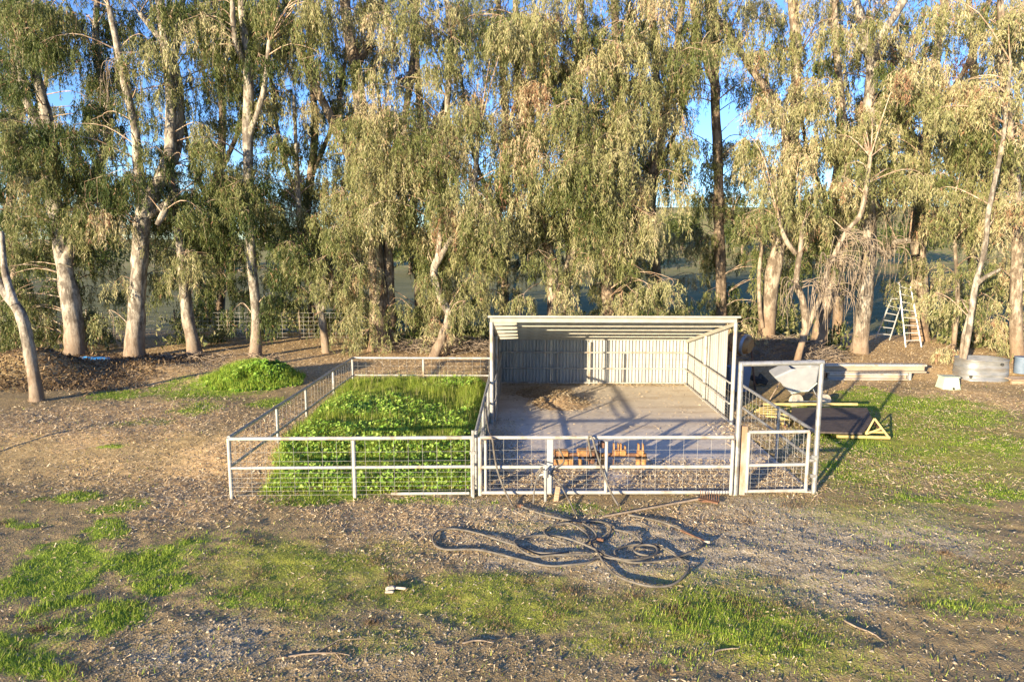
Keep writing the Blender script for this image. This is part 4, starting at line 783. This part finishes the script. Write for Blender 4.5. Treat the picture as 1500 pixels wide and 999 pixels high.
# short grass patches
x, y = scatter(420000, lambda x, y: ss(.12, 1.1, masks(x, y)['green'])*(1-inpen(x, y))+.008, 6.2, 23)
h = rng.uniform(.02, .075, len(x))*(.3+1.3*fbm(x*2, y*2, 2)); blades('grass', x, y, h, rng.uniform(.003, .0065, len(x))*(1+y/30), 1.1, np.clip(rng.normal(.48, .17, len(x)), 0, 1), M['blade'])
x, y = scatter(230000, lambda x, y: ss(.1, .8, masks(x, y)['moss'])*.8+.05, 6.2, 16)
h = rng.uniform(.012, .04, len(x)); blades('low_moss_and_sprouts', x, y, h, rng.uniform(.003, .006, len(x)), 1.4, np.clip(rng.normal(.64, .15, len(x)), 0, 1), M['blade'])
# dry stalks
x, y = scatter(26000, lambda x, y: .25*ss(.45, .6, fbm(x*.8+3, y*.8, 3)), 6.2, 18)
blades('dry_stalks', x, y, rng.uniform(.02, .06, len(x)), .0025, 2.6, np.clip(rng.normal(.97, .03, len(x)), 0, 1), M['blade'])
# dark dead weeds in low clumps
cx_, cy_ = scatter(700, lambda x, y: .35*ss(.1, .6, masks(x, y)['moss']+.5*masks(x, y)['green'])+.03, 6.2, 14)
X_ = []; Y_ = []
for a_, b_ in zip(cx_, cy_):
    n = int(rng.integers(50, 220)); r_ = rng.uniform(.05, .20); X_.append(a_+rng.normal(0, r_, n)); Y_.append(b_+rng.normal(0, r_*.7, n))
x = np.concatenate(X_); y = np.concatenate(Y_)
o = blades('dead_weeds', x, y, rng.uniform(.015, .055, len(x)), rng.uniform(.003, .007, len(x)), 2.2, np.clip(rng.normal(.16, .14, len(x)), 0, 1), M['chip'])
# lush pen
def penh(x, y): return pengreen(x, y)*(.04+.12*fbm(x*5, y*5, 2)+.10*ss(.42, .62, fbm(x*.9+2, y*.9+3, 3))*(1-.55*ss(16.5, 18.5, y)))
n = 150000; x = rng.uniform(-5.4, -1.0, n); y = rng.uniform(11.88, 21.2, n); k = rng.random(n) < ss(.2, .8, pengreen(x, np.maximum(y, 12.33)))*np.where(y < 12.38, ss(11.88+.5*fbm(x*1.5, x*0+3, 2), 12.48, y), 1); x, y = x[k], y[k]
blades('pen_grass', x, y, rng.uniform(.06, .22, len(x))*(.4+1.2*fbm(x*2.5, y*2.5, 2)), rng.uniform(.004, .009, len(x)), .9, np.clip(rng.normal(.50, .17, len(x)), 0, 1), M['blade'], H(x, y)+.55*penh(x, y))
x, y = rng.uniform(-5.1, -1.1, 2600), rng.uniform(12.3, 20.8, 2600); k = rng.random(2600) < pengreen(x, y); x, y = x[k], y[k]
blades('weed_stalks', x, y, rng.uniform(.25, .55, len(x)), .006, .5, np.clip(rng.normal(.8, .15, len(x)), 0, 1), M['blade'])
def discs(name, x, y, z, rr_, tone):
    n = len(x); nr = np.stack([rng.normal(-.25, .45, n), rng.normal(-.35, .45, n), rng.uniform(.4, 1, n)], 1); nr /= np.linalg.norm(nr, axis=1)[:, None]
    u = np.cross(nr, rng.normal(0, 1, (n, 3))); u /= np.linalg.norm(u, axis=1)[:, None]; v = np.cross(nr, u); C = np.stack([x, y, z], 1)
    vs = [C-nr*rr_[:, None]*.25]
    for k in range(6):
        q_ = rr_*(1 if k else .35); vs.append(C+(u*math.cos(k*math.pi/3)+v*math.sin(k*math.pi/3))*q_[:, None])
    V = np.stack(vs, 1).reshape(-1, 3); b_ = np.arange(n)[:, None]*7; F = np.stack([b_+np.array([0, 1+k, 1+(k+1) % 6]) for k in range(6)], 1).reshape(-1, 3)
    tag(link(name, arr_mesh(name, V, F, M['mallow'], np.repeat(tone, 6))), kind='stuff')
n = 80000; x = rng.uniform(-5.5, -1.0, n); y = rng.uniform(11.58, 21, n)
pg = pengreen(x, np.maximum(y, 12.33))*np.where(y < 12.33, ss(11.68+.5*fbm(x*1.5, x*0+3, 2), 12.38, y), 1); k = rng.random(n) < ss(.3, .9, pg)*ss(.44, .58, fbm(x*.9+2, y*.9+3, 3)+.10*(1-ss(13, 15, y))-.06*ss(16, 19, y)+.14*(fbm(x*4, y*4, 2)-.5))*.33; x, y = x[k], y[k]
discs('mallow_weeds', x, y, H(x, y)+np.maximum(penh(x, y), .08)*rng.uniform(.5, 1.35, len(x))+.05, rng.uniform(.016, .044, len(x)), np.clip(rng.normal(.62, .28, len(x)), 0, 1))
# weeds on the mound
n = 16000; x = rng.normal(-8.35, .85, n); y = rng.normal(20.6, .75, n); k = ((x+8.3)/1.5)**2+((y-20.5)/1.2)**2 < .35+1.3*fbm(x*2.2+3, y*2.2+3, 3); x, y = x[k], y[k]
mh = .42*np.clip(1-((x+8.2)/1.3)**2-((y-20.5)/1.05)**2, 0, 1)*(.1+1.2*fbm(x*1.6, y*1.6, 2)+.5*np.exp(-((x+7.9)/.5)**2))*ss(.0, .25, fbm(x*2.3+7, y*2.3, 2)-.25)
discs('mound_weeds', x[:6500], y[:6500], H(x, y)[:6500]+mh[:6500]*rng.uniform(.85, 1.15, 6500)+.03, rng.uniform(.03, .075, 6500), np.clip(rng.normal(.55, .2, 6500), 0, 1))
blades('mound_grass', x, y, rng.uniform(.10, .25, len(x)), rng.uniform(.006, .011, len(x)), 1.0, np.clip(rng.normal(.5, .15, len(x)), 0, 1), M['blade'], H(x, y)+mh*.7)
# leaves blown onto the slab, and the heap under the roof
def slabh(x, y):
    return .02+.26*np.exp(-(((x-1.05)/.50)**2+((y-19.7)/.55)**2))+.16*np.exp(-(((x-.55)/.6)**2+((y-21.1)/.5)**2))
hx, hy_ = np.meshgrid(np.linspace(-.3, 2.3, 40), np.linspace(18.5, 22.2, 40)); hz = slabh(hx, hy_)-.035+.02*fbm(hx*8, hy_*8, 2)
i = np.arange(1600).reshape(40, 40); F = np.stack([i[:-1, :-1], i[:-1, 1:], i[1:, 1:], i[1:, :-1]], -1).reshape(-1, 4)
tag(link('leaf_heap', arr_mesh('leaf_heap', np.stack([hx, hy_, hz], -1), F, speck('heap_of_leaves', (.26, .17, .095), (.58, .42, .26), 26, .95, 0, (1, 1, 1), 1, .02), None, True)), kind='stuff')
def slabden(x, y):
    d = np.exp(-(((x-1.05)/.75)**2+((y-19.7)/.75)**2))+np.exp(-(((x-.4)/.9)**2+((y-21.1)/.6)**2)) + .75*ss(21.95, 22.4, y)
    d = d+1.0*np.exp(-(((x+.85)/.55)**2))*(1-ss(15.5, 19, y))+1.2*(1-ss(13.2, 14.6, y))*(.3+ss(.3, .6, fbm(x*1.2, y*1.2, 2)))*.8 + .8*(1-ss(13.2, 14.3, y))*ss(3.4, 5, x)+.5*np.exp(-((x-5.3)/.4)**2)*(1-ss(17, 18, y)) + .012
    return d
n = 90000; x = rng.uniform(-.85, 5.35, n); y = rng.uniform(12.5, 22.4, n); k = rng.random(n) < slabden(x, y)*.8; x, y = x[k], y[k]
n = len(x); o = tri_scatter('slab_leaves', x, y, (.05, .12), (.006, .014), .25, np.clip(rng.normal(.58, .2, n), 0, 1), M['chip'])
V = np.zeros(n*9, np.float32); o.data.vertices.foreach_get('co', V); V = V.reshape(n, 3, 3); V[:, :, 2] += (slabh(x, y)-.0-(H(x, y)))[:, None]+.012*rng.random(n)[:, None]; o.data.vertices.foreach_set('co', V.ravel()); o.data.update()
# mulch pile texture: coarse brown bark chunks left, tone darkened to carry the pile's shade
n = 40000; x = rng.uniform(-20, -9.5, n); y = rng.uniform(18.5, 26, n); k = rng.random(n) < ss(-11.3, -13.4, x+1.5*(fbm(x, y, 2)-.5))*ss(18.6, 20.2, y+2.2*(fbm(x*.8, y*.8, 2)-.5))*.95; x, y = x[k], y[k]
tri_scatter('mulch_pieces', x, y, (.06, .2), (.01, .03), .4, np.clip(rng.normal(.13, .12, len(x)), 0, 1), M['chip'])
# brush piles
def brush(name, cx, cy, rx, ry, hgt, n, label, cat):
    mb = MB()
    for _ in range(n):
        a = random.uniform(0, 6.28); rr_ = math.sqrt(random.random()); x = cx+math.cos(a)*rr_*rx; y = cy+math.sin(a)*rr_*ry; z = gz(x, y)+random.uniform(.02, hgt)*(1-rr_*.6)
        d = Vector((random.uniform(-1, 1), random.uniform(-.7, .7), random.uniform(-.35, .45)))*random.uniform(.25, .6); k1 = Vector((random.uniform(-.1, .1), random.uniform(-.1, .1), random.uniform(-.05, .12)))
        p = Vector((x, y, z)); mb.tube([p-d, p+k1, p+d], [random.uniform(.006, .02), .012, .004], 4, False)
    return tag(mb.build(name, M['stick']), label, cat, kind='stuff')
brush('brush_pile', 10.0, 25.6, 1.9, 1.1, .95, 520, 'tangled heap of dead grey brown branches behind the cart', 'brush pile')
brush('brush_pile', -3.1, 26.9, 2.6, .9, .75, 420, 'low dark tangle of fallen branches behind the rear pen rail', 'brush pile')
brush('brush_pile', .8, 28.6, 7.5, .9, .55, 380, 'long low tangle of dead branches beneath the middle of the gum row', 'brush pile')
brush('brush_pile', -11.6, 24.9, 2.8, .6, .3, 60, 'scattered twigs over the mulch bank at the left', 'brush pile')
# single sticks and stones
for px, py, dx_, dy_, lab in ((140, 655, .9, .25, 'long forked bare stick lying on the dirt left of the mound'), (1265, 928, .25, -.5, 'curved dark stick on the gravel at the lower right'), (1060, 958, .35, .1, 'pale bent twig in the grass near the bottom edge'), (460, 963, .8, .05, 'thin straw coloured stalk near the bottom edge'), (700, 943, .35, -.02, 'short pale stick on bare dirt near the bottom centre')):
    p = PG(px, py); mb = MB(); P_ = [p+Vector((dx_*t+.03*math.sin(t*6), dy_*t+.04*math.sin(t*5+1), 0)) for t in np.linspace(-.5, .5, 9)]
    P_ = [Vector((a.x, a.y, Hf(a.x, a.y)+.016)) for a in P_]; mb.tube(P_, [.010, .012, .012, .011, .010, .009, .008, .006, .003], 6)
    if dx_ > .5: mb.tube([P_[4], Vector((P_[4].x+.2, P_[4].y+.25, P_[4].z+.01)), Vector((P_[4].x+.45, P_[4].y+.3, P_[4].z))], [.007, .006, .003], 5); mb.tube([P_[6], Vector((P_[6].x+.15, P_[6].y-.2, P_[6].z))], [.006, .003], 5)
    tag(mb.build('stick', M['stick']), lab, 'stick')
p = PG(572, 862); mb = MB(); mb.box(p+Zv(.035), (.13, .07, .07), Matrix.Rotation(.4, 3, 'Z'), .02); mb.box(p+Vector((.13, .02, .03)), (.17, .04, .035), Matrix.Rotation(-.1, 3, 'Z'), .012); mb.box(p+Vector((.0, -.07, .02)), (.12, .04, .035), Matrix.Rotation(.1, 3, 'Z'), .012)
tag(mb.build('broken_wood', M['stone']), 'pale broken chunk of wood on the mossy ground left of the hoses', 'wood chunk')
